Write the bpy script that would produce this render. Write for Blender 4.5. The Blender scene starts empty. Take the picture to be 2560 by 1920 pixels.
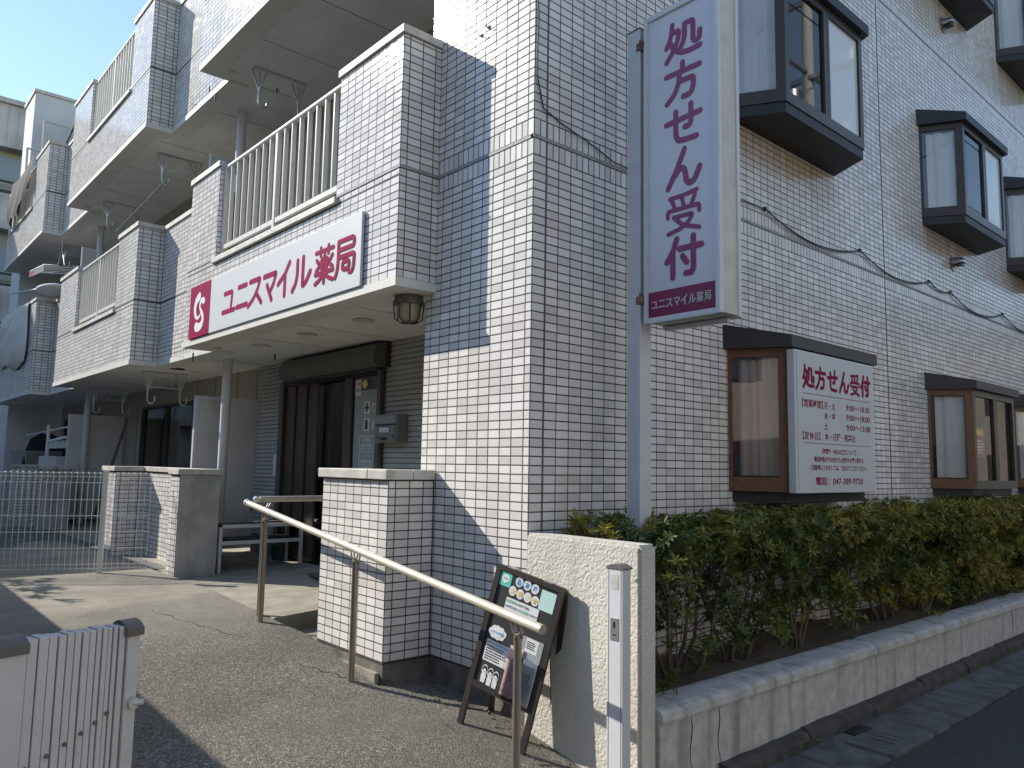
import bpy, bmesh, math, random
import numpy as np
from mathutils import Vector, Matrix
R_ = random.Random(7)
S = bpy.context.scene
COL = S.collection
# ------------------------------------------------------------------ camera, light, sky, exposure
yaw, pitch, roll = 2.4182846, 0.10651927, 0.01782677
F = Vector((math.cos(yaw)*math.cos(pitch), math.sin(yaw)*math.cos(pitch), math.sin(pitch)))
r0 = Vector((math.sin(yaw), -math.cos(yaw), 0)); u0 = r0.cross(F)
Rv = r0*math.cos(roll)+u0*math.sin(roll); Uv = -r0*math.sin(roll)+u0*math.cos(roll)
cam = bpy.data.objects.new('camera', bpy.data.cameras.new('camera')); COL.objects.link(cam)
M = Matrix.Identity(4)
for i in range(3): M[i][0] = Rv[i]; M[i][1] = Uv[i]; M[i][2] = -F[i]
M.translation = Vector((3.0751, -2.8478, 1.2428))
cam.matrix_world = M
cam.data.sensor_width = 36; cam.data.lens = 1930.11/2560*36
cam.data.clip_start = .05; cam.data.clip_end = 500
S.camera = cam
SUN = Vector((-.545, -.31, .40)).normalized()      # towards the sun
W = bpy.data.worlds.new('World'); S.world = W; W.use_nodes = True
nt = W.node_tree; nt.nodes.clear()
sky = nt.nodes.new('ShaderNodeTexSky'); sky.sky_type = 'NISHITA'; sky.sun_disc = False
sky.sun_elevation = math.asin(SUN.z)
sky.sun_rotation = math.atan2(SUN.x, SUN.y)
sky.air_density = 1.0; sky.dust_density = .0; sky.ozone_density = 2.5
bg = nt.nodes.new('ShaderNodeBackground'); bg.inputs[1].default_value = .118
wo = nt.nodes.new('ShaderNodeOutputWorld')
wm = nt.nodes.new('ShaderNodeMix'); wm.data_type = 'RGBA'; wm.blend_type = 'MULTIPLY'; wm.inputs[0].default_value = 1; wm.inputs[7].default_value = (1.08, .98, .89, 1)
nt.links.new(sky.outputs[0], wm.inputs[6]); nt.links.new(wm.outputs[2], bg.inputs[0]); nt.links.new(bg.outputs[0], wo.inputs[0])
sl = bpy.data.lights.new('sun', 'SUN'); sl.energy = 2.7; sl.angle = math.radians(.53); sl.color = (1, .94, .85)
so = bpy.data.objects.new('sun', sl); COL.objects.link(so)
so.rotation_euler = (-SUN).to_track_quat('-Z', 'Y').to_euler(); so.location = (-8, -6, 12)
S.view_settings.view_transform = 'Standard'; S.view_settings.look = 'None'
S.view_settings.gamma = 1; S.view_settings.use_curve_mapping = False
S.view_settings.exposure = 1.28
try:
    S.cycles.max_bounces = 8; S.cycles.transparent_max_bounces = 12
except Exception: pass

# ------------------------------------------------------------------ helpers
def tag(o, label=None, cat=None, group=None, kind=None):
    if label: o['label'] = label
    if cat: o['category'] = cat
    if group: o['group'] = group
    if kind: o['kind'] = kind
    return o
def thing(name, label, cat, loc=(0, 0, 0), group=None):
    o = bpy.data.objects.new(name, None); COL.objects.link(o); o.location = loc
    o.empty_display_size = .1
    return tag(o, label, cat, group)
def link(name, me, mat=None, parent=None):
    if mat is not None and not me.materials: me.materials.append(mat)
    o = bpy.data.objects.new(name, me); COL.objects.link(o)
    if parent is not None:
        o.parent = parent
        o.matrix_parent_inverse = WM(parent).inverted()
    return o
def WM(o):
    m = o.matrix_basis.copy()
    if o.parent is not None: m = WM(o.parent) @ o.matrix_parent_inverse @ m
    return m
class MB:
    def __init__(s): s.v = []; s.f = []; s.sm = []
    def add(s, vs, fs, smooth=False):
        n = len(s.v); s.v += [tuple(map(float, v)) for v in vs]
        s.f += [tuple(i+n for i in f) for f in fs]; s.sm += [smooth]*len(fs); return s
    def box(s, a, b):
        x0, y0, z0 = [min(p, q) for p, q in zip(a, b)]; x1, y1, z1 = [max(p, q) for p, q in zip(a, b)]
        return s.add([(x0,y0,z0),(x1,y0,z0),(x1,y1,z0),(x0,y1,z0),(x0,y0,z1),(x1,y0,z1),(x1,y1,z1),(x0,y1,z1)],
            [(0,3,2,1),(4,5,6,7),(0,1,5,4),(1,2,6,5),(2,3,7,6),(3,0,4,7)])
    def obox(s, o, u, v, w, c=0):
        o, u, v, w = map(Vector, (o, u, v, w))
        p = [o, o+u, o+u+v, o+v, o+w, o+u+w, o+u+v+w, o+v+w]
        fs = [(0,3,2,1),(4,5,6,7),(0,1,5,4),(1,2,6,5),(2,3,7,6),(3,0,4,7)]
        if u.cross(v).dot(w) < 0: fs = [f[::-1] for f in fs]
        return s.add(p, fs)
    def prism(s, pts, z0, z1):     # pts: ccw polygon in xy
        n = len(pts)
        vs = [(x, y, z0) for x, y in pts]+[(x, y, z1) for x, y in pts]
        return s.add(vs, [tuple(range(n))[::-1], tuple(range(n, 2*n))]+[(i, (i+1) % n, (i+1) % n+n, i+n) for i in range(n)])
    def hull(s, lo, hi):           # two matching loops of 3d points
        n = len(lo)
        return s.add(list(lo)+list(hi), [tuple(range(n))[::-1], tuple(range(n, 2*n))]+[(i, (i+1) % n, (i+1) % n+n, i+n) for i in range(n)])
    def tube(s, pts, r, n=10, caps=True, rs=None):
        pts = [Vector(p) for p in pts]; m = len(pts); rings = []
        prev = None
        for i, p in enumerate(pts):
            d = (pts[min(i+1, m-1)]-pts[max(i-1, 0)]).normalized()
            if prev is None:
                a = Vector((0, 0, 1)) if abs(d.z) < .9 else Vector((1, 0, 0))
                x = d.cross(a).normalized()
            else:
                x = (prev-d*prev.dot(d)).normalized()
            prev = x; y = d.cross(x); rr = rs[i] if rs else r
            rings.append([p+(x*math.cos(t)+y*math.sin(t))*rr for t in [2*math.pi*k/n for k in range(n)]])
        vs = [v for ring in rings for v in ring]; fs = []
        for i in range(m-1):
            for k in range(n):
                a = i*n+k; b = i*n+(k+1) % n; fs.append((a, b, b+n, a+n))
        s.add(vs, fs, True)
        if caps:
            s.add(rings[0], [tuple(range(n))[::-1]]); s.add(rings[-1], [tuple(range(n))])
        return s
    def sphere(s, c, r, n=12, sc=(1, 1, 1)):
        m = n//2; vs = []; fs = []
        for i in range(m+1):
            a = math.pi*i/m
            for k in range(n):
                b = 2*math.pi*k/n
                vs.append((c[0]+r*sc[0]*math.sin(a)*math.cos(b), c[1]+r*sc[1]*math.sin(a)*math.sin(b), c[2]+r*sc[2]*math.cos(a)))
        for i in range(m):
            for k in range(n):
                a = i*n+k; b = i*n+(k+1) % n; fs.append((a, a+n, b+n, b))
        return s.add(vs, fs, True)
    def mesh(s, name):
        me = bpy.data.meshes.new(name); me.from_pydata(s.v, [], s.f)
        if any(s.sm): me.polygons.foreach_set('use_smooth', s.sm)
        me.update(); return me
    def build(s, name, mat, parent=None, kind=None, bevel=0):
        me = s.mesh(name)
        if bevel:
            bm = bmesh.new(); bm.from_mesh(me); bmesh.ops.remove_doubles(bm, verts=bm.verts, dist=1e-5)
            bmesh.ops.bevel(bm, geom=[e for e in bm.edges if len(e.link_faces) == 2 and e.calc_face_angle(0) > .5], offset=bevel, segments=2, affect='EDGES', profile=.5)
            bm.to_mesh(me); bm.free()
        o = link(name, me, mat, parent)
        if kind: o['kind'] = kind
        return o
def bx(name, a, b, mat, parent=None, kind=None, bevel=0): return MB().box(a, b).build(name, mat, parent, kind, bevel)

# ------------------------------------------------------------------ materials
def mat(name, col, rough=.6, metal=0, var=.0, vscale=8., bump=0., bscale=60., col2=None, spec=.5, coat=0, streak=0., dirt=None, wave=None):
    m = bpy.data.materials.new(name); m.use_nodes = True; t = m.node_tree; N = t.nodes; L = t.links
    b = N['Principled BSDF']; b.inputs['Roughness'].default_value = rough; b.inputs['Metallic'].default_value = metal
    b.inputs['Specular IOR Level'].default_value = spec; b.inputs['Coat Weight'].default_value = coat
    c = (*col, 1); b.inputs['Base Color'].default_value = c
    geo = N.new('ShaderNodeNewGeometry')
    out = None
    def noise(scale, detail=4, sc=None):
        n = N.new('ShaderNodeTexNoise'); n.inputs['Scale'].default_value = scale; n.inputs['Detail'].default_value = detail
        if sc:
            mp = N.new('ShaderNodeMapping'); mp.inputs['Scale'].default_value = sc
            L.new(geo.outputs['Position'], mp.inputs['Vector']); L.new(mp.outputs[0], n.inputs['Vector'])
        else: L.new(geo.outputs['Position'], n.inputs['Vector'])
        return n
    def mix(a, bcol, fac):
        x = N.new('ShaderNodeMix'); x.data_type = 'RGBA'
        if isinstance(a, tuple): x.inputs[6].default_value = a
        else: L.new(a, x.inputs[6])
        x.inputs[7].default_value = bcol; L.new(fac, x.inputs[0]); return x.outputs[2]
    cur = c
    if var:
        n = noise(vscale, 5); rp = N.new('ShaderNodeMapRange'); rp.inputs[1].default_value = .35; rp.inputs[2].default_value = .65
        L.new(n.outputs[0], rp.inputs[0])
        c2 = (*(col2 if col2 else [x*(1-var) for x in col]), 1)
        cur = mix(cur, c2, rp.outputs[0])
    if streak:
        n = noise(1., 6, (9, 9, .7)); rp = N.new('ShaderNodeMapRange'); rp.inputs[1].default_value = .5; rp.inputs[2].default_value = .75; rp.inputs[4].default_value = streak
        L.new(n.outputs[0], rp.inputs[0]); cur = mix(cur, (*(dirt or (.12, .1, .08)), 1), rp.outputs[0])
    if not isinstance(cur, tuple): L.new(cur, b.inputs['Base Color'])
    if bump:
        n = noise(bscale, 3); bp = N.new('ShaderNodeBump'); bp.inputs['Strength'].default_value = bump; bp.inputs['Distance'].default_value = .01
        L.new(n.outputs[0], bp.inputs['Height']); L.new(bp.outputs[0], b.inputs['Normal'])
    return m
def glassmat(name, tint=(1, 1, 1), refl=.09, rough=0.01, op=0.):
    m = bpy.data.materials.new(name); m.use_nodes = True; t = m.node_tree; N = t.nodes; L = t.links; N.clear()
    o = N.new('ShaderNodeOutputMaterial'); tr = N.new('ShaderNodeBsdfTransparent'); tr.inputs[0].default_value = (*tint, 1)
    g = N.new('ShaderNodeBsdfGlossy'); g.inputs['Roughness'].default_value = rough
    fr = N.new('ShaderNodeFresnel'); fr.inputs[0].default_value = 1.5
    ma = N.new('ShaderNodeMath'); ma.operation = 'MULTIPLY_ADD'; ma.inputs[1].default_value = 1.0; ma.inputs[2].default_value = refl*.4
    L.new(fr.outputs[0], ma.inputs[0])
    mx = N.new('ShaderNodeMixShader'); L.new(ma.outputs[0], mx.inputs[0])
    base = tr.outputs[0]
    if op:
        df = N.new('ShaderNodeBsdfDiffuse'); df.inputs[0].default_value = (.80, .86, .83, 1); m2 = N.new('ShaderNodeMixShader'); m2.inputs[0].default_value = op
        L.new(base, m2.inputs[1]); L.new(df.outputs[0], m2.inputs[2]); base = m2.outputs[0]
    L.new(base, mx.inputs[1]); L.new(g.outputs[0], mx.inputs[2]); L.new(mx.outputs[0], o.inputs[0])
    return m
def tilemat():
    m = bpy.data.materials.new('glazed_tile'); m.use_nodes = True; t = m.node_tree; N = t.nodes; L = t.links
    b = N['Principled BSDF']; geo = N.new('ShaderNodeNewGeometry')
    at = N.new('ShaderNodeAttribute'); at.attribute_name = 'rnd'; oi = N.new('ShaderNodeObjectInfo')
    ad = N.new('ShaderNodeMath'); ad.operation = 'ADD'; L.new(at.outputs['Fac'], ad.inputs[0]); L.new(oi.outputs['Random'], ad.inputs[1])
    fr = N.new('ShaderNodeMath'); fr.operation = 'FRACT'; L.new(ad.outputs[0], fr.inputs[0])
    cr = N.new('ShaderNodeValToRGB'); cr.color_ramp.elements[0].color = (.60, .572, .54, 1); cr.color_ramp.elements[1].color = (.78, .75, .71, 1)
    L.new(fr.outputs[0], cr.inputs[0])
    # run-off dirt in vertical streaks
    mp = N.new('ShaderNodeMapping'); mp.inputs['Scale'].default_value = (2.4, 2.4, .35); L.new(geo.outputs['Position'], mp.inputs[0])
    n = N.new('ShaderNodeTexNoise'); n.inputs['Scale'].default_value = 1.; n.inputs['Detail'].default_value = 6; L.new(mp.outputs[0], n.inputs[0])
    rp = N.new('ShaderNodeMapRange'); rp.inputs[1].default_value = .55; rp.inputs[2].default_value = .8; rp.inputs[4].default_value = .5; L.new(n.outputs[0], rp.inputs[0])
    mx = N.new('ShaderNodeMix'); mx.data_type = 'RGBA'; L.new(rp.outputs[0], mx.inputs[0]); L.new(cr.outputs[0], mx.inputs[6]); mx.inputs[7].default_value = (.40, .36, .29, 1)
    sp_ = N.new('ShaderNodeSeparateXYZ'); L.new(geo.outputs['Position'], sp_.inputs[0])
    def ramp(src, lo, hi, pts):
        r = N.new('ShaderNodeMapRange'); r.inputs[1].default_value = lo; r.inputs[2].default_value = hi; L.new(src, r.inputs[0])
        q = N.new('ShaderNodeValToRGB'); e = q.color_ramp.elements; e[0].position = 0; e[0].color = (0, 0, 0, 1); e[1].position = 1; e[1].color = (0, 0, 0, 1)
        for p, v in pts: z = e.new((p-lo)/(hi-lo)); z.color = (v, v, v, 1)
        L.new(r.outputs[0], q.inputs[0]); return q.outputs[0]
    ry = ramp(sp_.outputs[1], 0, 12, [(1.8, 0), (2.1, 1), (3.4, 1), (3.75, 0), (5.3, 0), (5.7, .8), (7.0, .9), (7.4, 0), (8.0, 0), (8.4, 1), (9.7, 1), (10.1, 0)])
    rz = ramp(sp_.outputs[2], 0, 8, [(2.9, 0), (3.5, .4), (3.83, 1), (3.88, 0), (5.7, 0), (6.3, .4), (6.64, 1), (6.7, 0)])
    mp2 = N.new('ShaderNodeMapping'); mp2.inputs['Scale'].default_value = (6, 6, .5); L.new(geo.outputs['Position'], mp2.inputs[0])
    n2 = N.new('ShaderNodeTexNoise'); n2.inputs['Scale'].default_value = 1; n2.inputs['Detail'].default_value = 5; L.new(mp2.outputs[0], n2.inputs[0])
    gx = N.new('ShaderNodeMath'); gx.operation = 'GREATER_THAN'; gx.inputs[1].default_value = -.02; L.new(sp_.outputs[0], gx.inputs[0])
    fac = ry
    for o_ in (rz, n2.outputs[0], gx.outputs[0]):
        q = N.new('ShaderNodeMath'); q.operation = 'MULTIPLY'; L.new(fac, q.inputs[0]); L.new(o_, q.inputs[1]); fac = q.outputs[0]
    q = N.new('ShaderNodeMath'); q.operation = 'MULTIPLY'; q.inputs[1].default_value = 1.7; L.new(fac, q.inputs[0])
    mx3 = N.new('ShaderNodeMix'); mx3.data_type = 'RGBA'; L.new(q.outputs[0], mx3.inputs[0]); L.new(mx.outputs[2], mx3.inputs[6]); mx3.inputs[7].default_value = (.40, .31, .20, 1)
    L.new(mx3.outputs[2], b.inputs['Base Color'])
    m2 = N.new('ShaderNodeMath'); m2.operation = 'MULTIPLY'; m2.inputs[1].default_value = 7.13; L.new(fr.outputs[0], m2.inputs[0])
    f2 = N.new('ShaderNodeMath'); f2.operation = 'FRACT'; L.new(m2.outputs[0], f2.inputs[0])
    gt = N.new('ShaderNodeMath'); gt.operation = 'GREATER_THAN'; gt.inputs[1].default_value = .86; L.new(f2.outputs[0], gt.inputs[0])
    rr = N.new('ShaderNodeMapRange'); rr.inputs[3].default_value = .13; rr.inputs[4].default_value = .2; L.new(gt.outputs[0], rr.inputs[0])
    L.new(rr.outputs[0], b.inputs['Roughness'])
    b.inputs['Specular IOR Level'].default_value = .3
    nb = N.new('ShaderNodeTexNoise'); nb.inputs['Scale'].default_value = 130; nb.inputs['Detail'].default_value = 2; L.new(geo.outputs['Position'], nb.inputs[0])
    bs = N.new('ShaderNodeMapRange'); bs.inputs[3].default_value = .55; bs.inputs[4].default_value = .18; L.new(gt.outputs[0], bs.inputs[0])
    bp = N.new('ShaderNodeBump'); bp.inputs['Distance'].default_value = .0009; L.new(bs.outputs[0], bp.inputs['Strength']); L.new(nb.outputs[0], bp.inputs['Height']); L.new(bp.outputs[0], b.inputs['Normal'])
    return m
def groundmat():
    m = bpy.data.materials.new('ground_concrete'); m.use_nodes = True; t = m.node_tree; N = t.nodes; L = t.links
    b = N['Principled BSDF']; geo = N.new('ShaderNodeNewGeometry'); sx = N.new('ShaderNodeSeparateXYZ'); L.new(geo.outputs['Position'], sx.inputs[0])
    b.inputs['Roughness'].default_value = .85; b.inputs['Specular IOR Level'].default_value = .3
    def noise(sc, det=5):
        n = N.new('ShaderNodeTexNoise'); n.inputs['Scale'].default_value = sc; n.inputs['Detail'].default_value = det; n.inputs['Roughness'].default_value = .65; L.new(geo.outputs['Position'], n.inputs[0]); return n
    def rng(s, a, c, lo=0., hi=1.):
        r = N.new('ShaderNodeMapRange'); r.inputs[1].default_value = a; r.inputs[2].default_value = c; r.inputs[3].default_value = lo; r.inputs[4].default_value = hi; L.new(s, r.inputs[0]); return r.outputs[0]
    def mix(a, c, f):
        x = N.new('ShaderNodeMix'); x.data_type = 'RGBA'
        for k, s in ((6, a), (7, c)):
            if isinstance(s, tuple): x.inputs[k].default_value = s
            else: L.new(s, x.inputs[k])
        L.new(f, x.inputs[0]); return x.outputs[2]
    vo = N.new('ShaderNodeTexVoronoi'); vo.inputs['Scale'].default_value = 125; L.new(geo.outputs['Position'], vo.inputs[0])
    sp = N.new('ShaderNodeSeparateColor'); L.new(vo.outputs['Color'], sp.inputs[0])
    agg = mix((.115, .104, .086, 1), (.30, .275, .23, 1), rng(sp.outputs[0], .35, 1.))
    gl = rng(sp.outputs[1], .985, .99); agg = mix(agg, (.45, .43, .38, 1), gl)
    blot = noise(1.3, 7); agg = mix(agg, (.075, .067, .055, 1), rng(blot.outputs[0], .45, .75, 0, .75)); agg = mix(agg, (.17, .155, .13, 1), rng(noise(.55, 6).outputs[0], .5, .72, 0, .6))
    smo = mix((.38, .35, .285, 1), (.22, .198, .16, 1), rng(noise(2.1, 8).outputs[0], .35, .7))
    smo = mix(smo, (.2, .185, .155, 1), rng(noise(60, 4).outputs[0], .5, .8, 0, .55))
    ad = N.new('ShaderNodeMath'); ad.operation = 'MULTIPLY_ADD'; ad.inputs[1].default_value = -1.6; n3 = noise(.9, 5); L.new(n3.outputs[0], ad.inputs[0]); L.new(sx.outputs[0], ad.inputs[2])
    f = rng(ad.outputs[0], -4.1, -2.8); col = mix(smo, agg, f)
    L.new(col, b.inputs['Base Color'])
    bp = N.new('ShaderNodeBump'); bp.inputs['Strength'].default_value = .75; bp.inputs['Distance'].default_value = .006
    mm = N.new('ShaderNodeMath'); mm.operation = 'ADD'; L.new(vo.outputs['Distance'], mm.inputs[0]); L.new(noise(200, 2).outputs[0], mm.inputs[1])
    L.new(mm.outputs[0], bp.inputs['Height']); L.new(bp.outputs[0], b.inputs['Normal'])
    return m
TILE = tilemat()
GROUT = mat('dark_grout', (.062, .050, .045), .85, var=.3, vscale=30)
JOINT = mat('sealant', (.12, .115, .11), .6)
BELT = mat('belt_mortar', (.33, .335, .34), .7, var=.2, vscale=20)
CAPM = mat('cream_coping', (.60, .575, .51), .55, var=.25, vscale=9, streak=.35, dirt=(.22, .2, .16), bump=.15, bscale=40)
BAND = mat('cream_band', (.66, .64, .58), .5, var=.06, vscale=6, streak=.1, dirt=(.3, .27, .2))
SOFF = mat('soffit_paint', (.76, .75, .71), .8, var=.1, vscale=2.5, streak=.15, dirt=(.4, .36, .28))
RAILW = mat('cream_painted_metal', (.67, .66, .61), .35, var=.1, vscale=30)
CONC = mat('old_concrete', (.28, .265, .24), .85, var=.4, vscale=6, bump=.4, bscale=45, streak=.5, dirt=(.1, .09, .075))
CONC_D = mat('plinth_concrete', (.20, .185, .155), .85, var=.45, vscale=7, bump=.4, bscale=60, streak=.45, dirt=(.09, .08, .065), col2=(.1, .09, .075))
PANELG = mat('grey_partition', (.58, .57, .54), .6, var=.12, vscale=3)
SIDING = mat('grey_siding', (.46, .46, .43), .7, var=.12, vscale=4)
STONEW = mat('beige_stone_spray', (.52, .48, .40), .9, var=.45, vscale=90, bump=.5, bscale=120, col2=(.30, .27, .22))
DBROWN = mat('dark_bronze_aluminium', (.05, .04, .034), .4, var=.1, vscale=20, metal=.2)
WBROWN = mat('wood_brown_frame', (.17, .075, .032), .45, var=.25, vscale=25)
DOORB = mat('brown_door_panel', (.085, .064, .044), .4, var=.2, vscale=10)
SHUT = mat('olive_shutter_box', (.12, .118, .098), .45, var=.1, vscale=6)
BLACKM = mat('black_metal', (.025, .025, .027), .4, metal=.3)
BBASE = mat('black_slab', (.022, .022, .025), .55, var=.3, vscale=6)
ALU = mat('anodised_aluminium', (.62, .62, .63), .35, metal=.85, var=.1, vscale=30)
ALUW = mat('white_aluminium', (.62, .625, .635), .35, var=.05, vscale=20, streak=.12, dirt=(.4, .35, .28))
STEELC = mat('champagne_steel', (.60, .545, .43), .5, metal=.25, var=.08, vscale=20, bump=.03, bscale=60)
STEELP = mat('bronze_post', (.32, .28, .235), .38, metal=.7, var=.08, vscale=20)
MAGENTA = mat('magenta_print', (.25, .005, .05), .6, spec=.1)
WHITE = mat('white_print', (.80, .80, .80), .35)
SIGNW = mat('sign_white', (.56, .585, .59), .45, spec=.25)
BOXW = mat('acrylic_white', (.64, .62, .65), .22, var=.06, vscale=3)
STUCCO = mat('cream_stucco', (.60, .575, .50), .85, bump=.9, bscale=75, var=.1, vscale=3, streak=.25, dirt=(.3, .27, .22))
SOIL = mat('planter_soil', (.16, .125, .085), .95, var=.5, vscale=25, bump=.8, bscale=60)
ASPH = mat('road_asphalt', (.075, .075, .078), .85, var=.55, vscale=120, bump=.8, bscale=160)
GUTT = mat('gutter_concrete', (.15, .145, .14), .85, var=.5, vscale=7, bump=.5, bscale=80)
CURBD = mat('mossy_kerb', (.075, .07, .06), .9, var=.5, vscale=12, bump=.7, bscale=60)
CAPG = mat('brown_cap', (.14, .12, .11), .5, var=.2, vscale=40)
GATEW = mat('cream_gate_aluminium', (.58, .545, .52), .42, var=.06, vscale=25, streak=.25, dirt=(.3, .26, .2))
RUST = mat('rusty_steel', (.26, .14, .08), .8, var=.5, vscale=40, col2=(.1, .06, .04))
POLEM = mat('grey_painted_pole', (.58, .585, .60), .45, var=.08, vscale=12, streak=.2, dirt=(.4, .28, .16))
CURT = mat('white_curtain', (.80, .80, .81), .9, var=.06, vscale=5)
PINKC = mat('pinkish_blind', (.78, .60, .52), .9, var=.15, vscale=5)
CABLE = mat('black_cable', (.03, .03, .03), .5)
BARK = mat('shrub_bark', (.13, .10, .075), .9, var=.4, vscale=40)
FIN = mat('pale_render', (.60, .60, .60), .8, var=.1, vscale=2, bump=.2, bscale=80)
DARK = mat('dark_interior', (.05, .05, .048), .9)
GLASS = glassmat('window_glass')
GLASSD = glassmat('door_glass', (.95, .97, .95), .05)
FROST = glassmat('frosted_glass', (.7, .8, .78), .08, .05, .8)
PAPER = mat('white_paper', (.78, .78, .78), .5)
INK = mat('black_ink', (.03, .03, .035), .5)
TEAL = mat('mint_green', (.13, .62, .48), .4)
YEL = mat('yellow_print', (.85, .62, .12), .5)
BLUE = mat('blue_print', (.05, .3, .62), .5)
PINK = mat('pink_print', (.85, .35, .38), .5)
GREENP = mat('green_print', (.04, .45, .22), .5)
NAVY = mat('navy_print', (.06, .08, .25), .5)
CHALK = mat('blackboard', (.035, .037, .036), .5, var=.1, vscale=8)

# ------------------------------------------------------------------ tiles
ROWS = []                     # global tile rows (z0, z1), belts excluded
k = 0
while 3.0-.05*(k+1) > -.6: ROWS.append((3.0-.05*(k+1), 3.0-.05*k)); k += 1
for fz in (0, 2.865, 5.73):
    ROWS += [(3.0+fz, 3.04875+fz), (3.04875+fz, 3.0975+fz), (3.1175+fz, 3.16625+fz), (3.16625+fz, 3.215+fz)]
    for i in range(53): ROWS.append((3.215+fz+.05*i, 3.265+fz+.05*i))
ROWS.sort()
G = .0034
CAMP = M.translation.copy()
def tiles(o, u, n, cuts, z0, z1, excl=(), vband=False, out=None):
    """o: xy of the face's start, u: direction along, n: normal; cuts: joint positions along u"""
    ux, uy = u; res = out
    for a, b in ROWS:
        a2, b2 = max(a, z0), min(b, z1)
        if b2-a2 < .014: continue
        if vband and any(2.999+f < (a+b)/2 < 3.216+f for f in (0, 2.865, 5.73)): continue
        for s0, s1 in zip(cuts[:-1], cuts[1:]):
            if s1-s0 < .012: continue
            sc = (s0+s1)/2; zc = (a2+b2)/2
            if any(e[0] < sc < e[1] and e[2] < zc < e[3] for e in excl): continue
            res.append((o[0]+ux*sc, o[1]+uy*sc, zc, s1-s0-2*G, b2-a2-2*G, u, n))
    if vband:
        vc = []
        for s0, s1 in zip(cuts[:-1], cuts[1:]):
            if s1-s0 > .08: vc += [(s0, (s0+s1)/2), ((s0+s1)/2, s1)]
            else: vc.append((s0, s1))
        for f in (0, 2.865, 5.73):
            for a, b in ((3.0+f, 3.0975+f), (3.1175+f, 3.215+f)):
                if b > z1 or a < z0: continue
                for s0, s1 in vc:
                    sc = (s0+s1)/2; zc = (a+b)/2
                    if any(e[0] < sc < e[1] and e[2] < zc < e[3] for e in excl): continue
                    res.append((o[0]+ux*sc, o[1]+uy*sc, zc, s1-s0-2*G, b-a-2*G, u, n))
TH = .0012
def th_of(x, n): return .0005 if (n[1] < -.5 and x < -1.1) else TH
_tm = {}
def tile_mesh(w, h, TH=.0012):
    key = (round(w, 3), round(h, 3), TH)
    if key not in _tm:
        a, b = w/2, h/2; i = .0012
        vs = [(-a,0,-b),(a,0,-b),(a,0,b),(-a,0,b),(-a+i,-TH,-b+i),(a-i,-TH,-b+i),(a-i,-TH,b-i),(-a+i,-TH,b-i)]
        me = bpy.data.meshes.new('tile'); me.from_pydata(vs, [], [(4,5,6,7),(0,1,5,4),(1,2,6,5),(2,3,7,6),(3,0,4,7)])
        me.materials.append(TILE); _tm[key] = me
    return _tm[key]
def visible_size(t):
    x, y, z, w, h, u, n = t
    d = CAMP-Vector((x, y, z)); dist = d.length
    v = d.x*n[0]+d.y*n[1]
    dep = -(d.dot(F))
    if v <= 0 or dep <= 0: return 0
    px = (-(d.dot(Rv)))/dep*1930; py = (-(d.dot(Uv)))/dep*1930
    if abs(px) > 1300 or abs(py) > 980: return 0
    return w*h*(v/dist)/dist**2
def lay_tiles(lst, parent, nmax=300, hidden=lambda t: False):
    lst = sorted(lst, key=lambda t: -(0 if hidden(t) else visible_size(t)))
    for t in lst[:nmax]:
        x, y, z, w, h, u, n = t
        o = link('tile', tile_mesh(w, h, th_of(x, n)), None, parent)
        wx = Vector((u[0], u[1], 0)); wn = Vector((n[0], n[1], 0))
        if wx.cross(Vector((0, 0, 1))).dot(-wn) < 0: wx = -wx
        m = Matrix((( wx.x, -wn.x, 0, x), (wx.y, -wn.y, 0, y), (0, 0, 1, z), (0, 0, 0, 1)))
        m = m @ Matrix.Rotation(R_.gauss(0, .004), 4, 'X') @ Matrix.Rotation(R_.gauss(0, .003), 4, 'Z')
        o.matrix_basis = m; o.parent = parent; o.matrix_parent_inverse = WM(parent).inverted()
    rest = lst[nmax:]
    if not rest: return
    rng = np.random.RandomState(5)
    T = np.array([t[:5] for t in rest]); U = np.array([[t[5][0], t[5][1], 0] for t in rest]); Nn = np.array([[t[6][0], t[6][1], 0] for t in rest])
    Z = np.zeros_like(U); Z[:, 2] = 1
    sgn = np.sign(np.einsum('ij,ij->i', np.cross(U, Z), Nn)); U = U*sgn[:, None]
    c = T[:, :3]; a = T[:, 3:4]/2; b = T[:, 4:5]/2; i = .0012
    tl = rng.normal(0, .00010, (len(T), 4, 1))
    cs = [(-1,-1),(1,-1),(1,1),(-1,1)]
    V = []
    for p, q in cs: V.append(c+U*a*p+Z*b*q)
    for j, (p, q) in enumerate(cs): V.append(c+U*(a-i)*p+Z*(b-i)*q+Nn*(np.array([th_of(t_[0], t_[6]) for t_ in rest])[:, None]+tl[:, j]))
    V = np.stack(V, 1).reshape(-1, 3)
    base = (np.arange(len(T))*8)[:, None, None]
    Fc = np.array([(4,5,6,7),(0,1,5,4),(1,2,6,5),(2,3,7,6),(3,0,4,7)])[None]+base
    Fc = Fc.reshape(-1, 4)
    me = bpy.data.meshes.new('tile_field')
    me.vertices.add(len(V)); me.vertices.foreach_set('co', V.ravel())
    me.loops.add(len(Fc)*4); me.loops.foreach_set('vertex_index', Fc.ravel().astype(np.int32))
    me.polygons.add(len(Fc)); me.polygons.foreach_set('loop_start', (np.arange(len(Fc))*4).astype(np.int32))
    me.update(calc_edges=True); me.shade_flat()
    at = me.attributes.new('rnd', 'FLOAT', 'FACE'); at.data.foreach_set('value', np.repeat(rng.rand(len(T)), 5).astype(np.float32))
    o = link('tile_field', me, TILE, parent); o['kind'] = 'stuff'
def seq(a, b, st): 
    r = [a]; x = a
    while x+st < b-1e-4: x += st; r.append(x)
    r.append(b); return r

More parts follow.
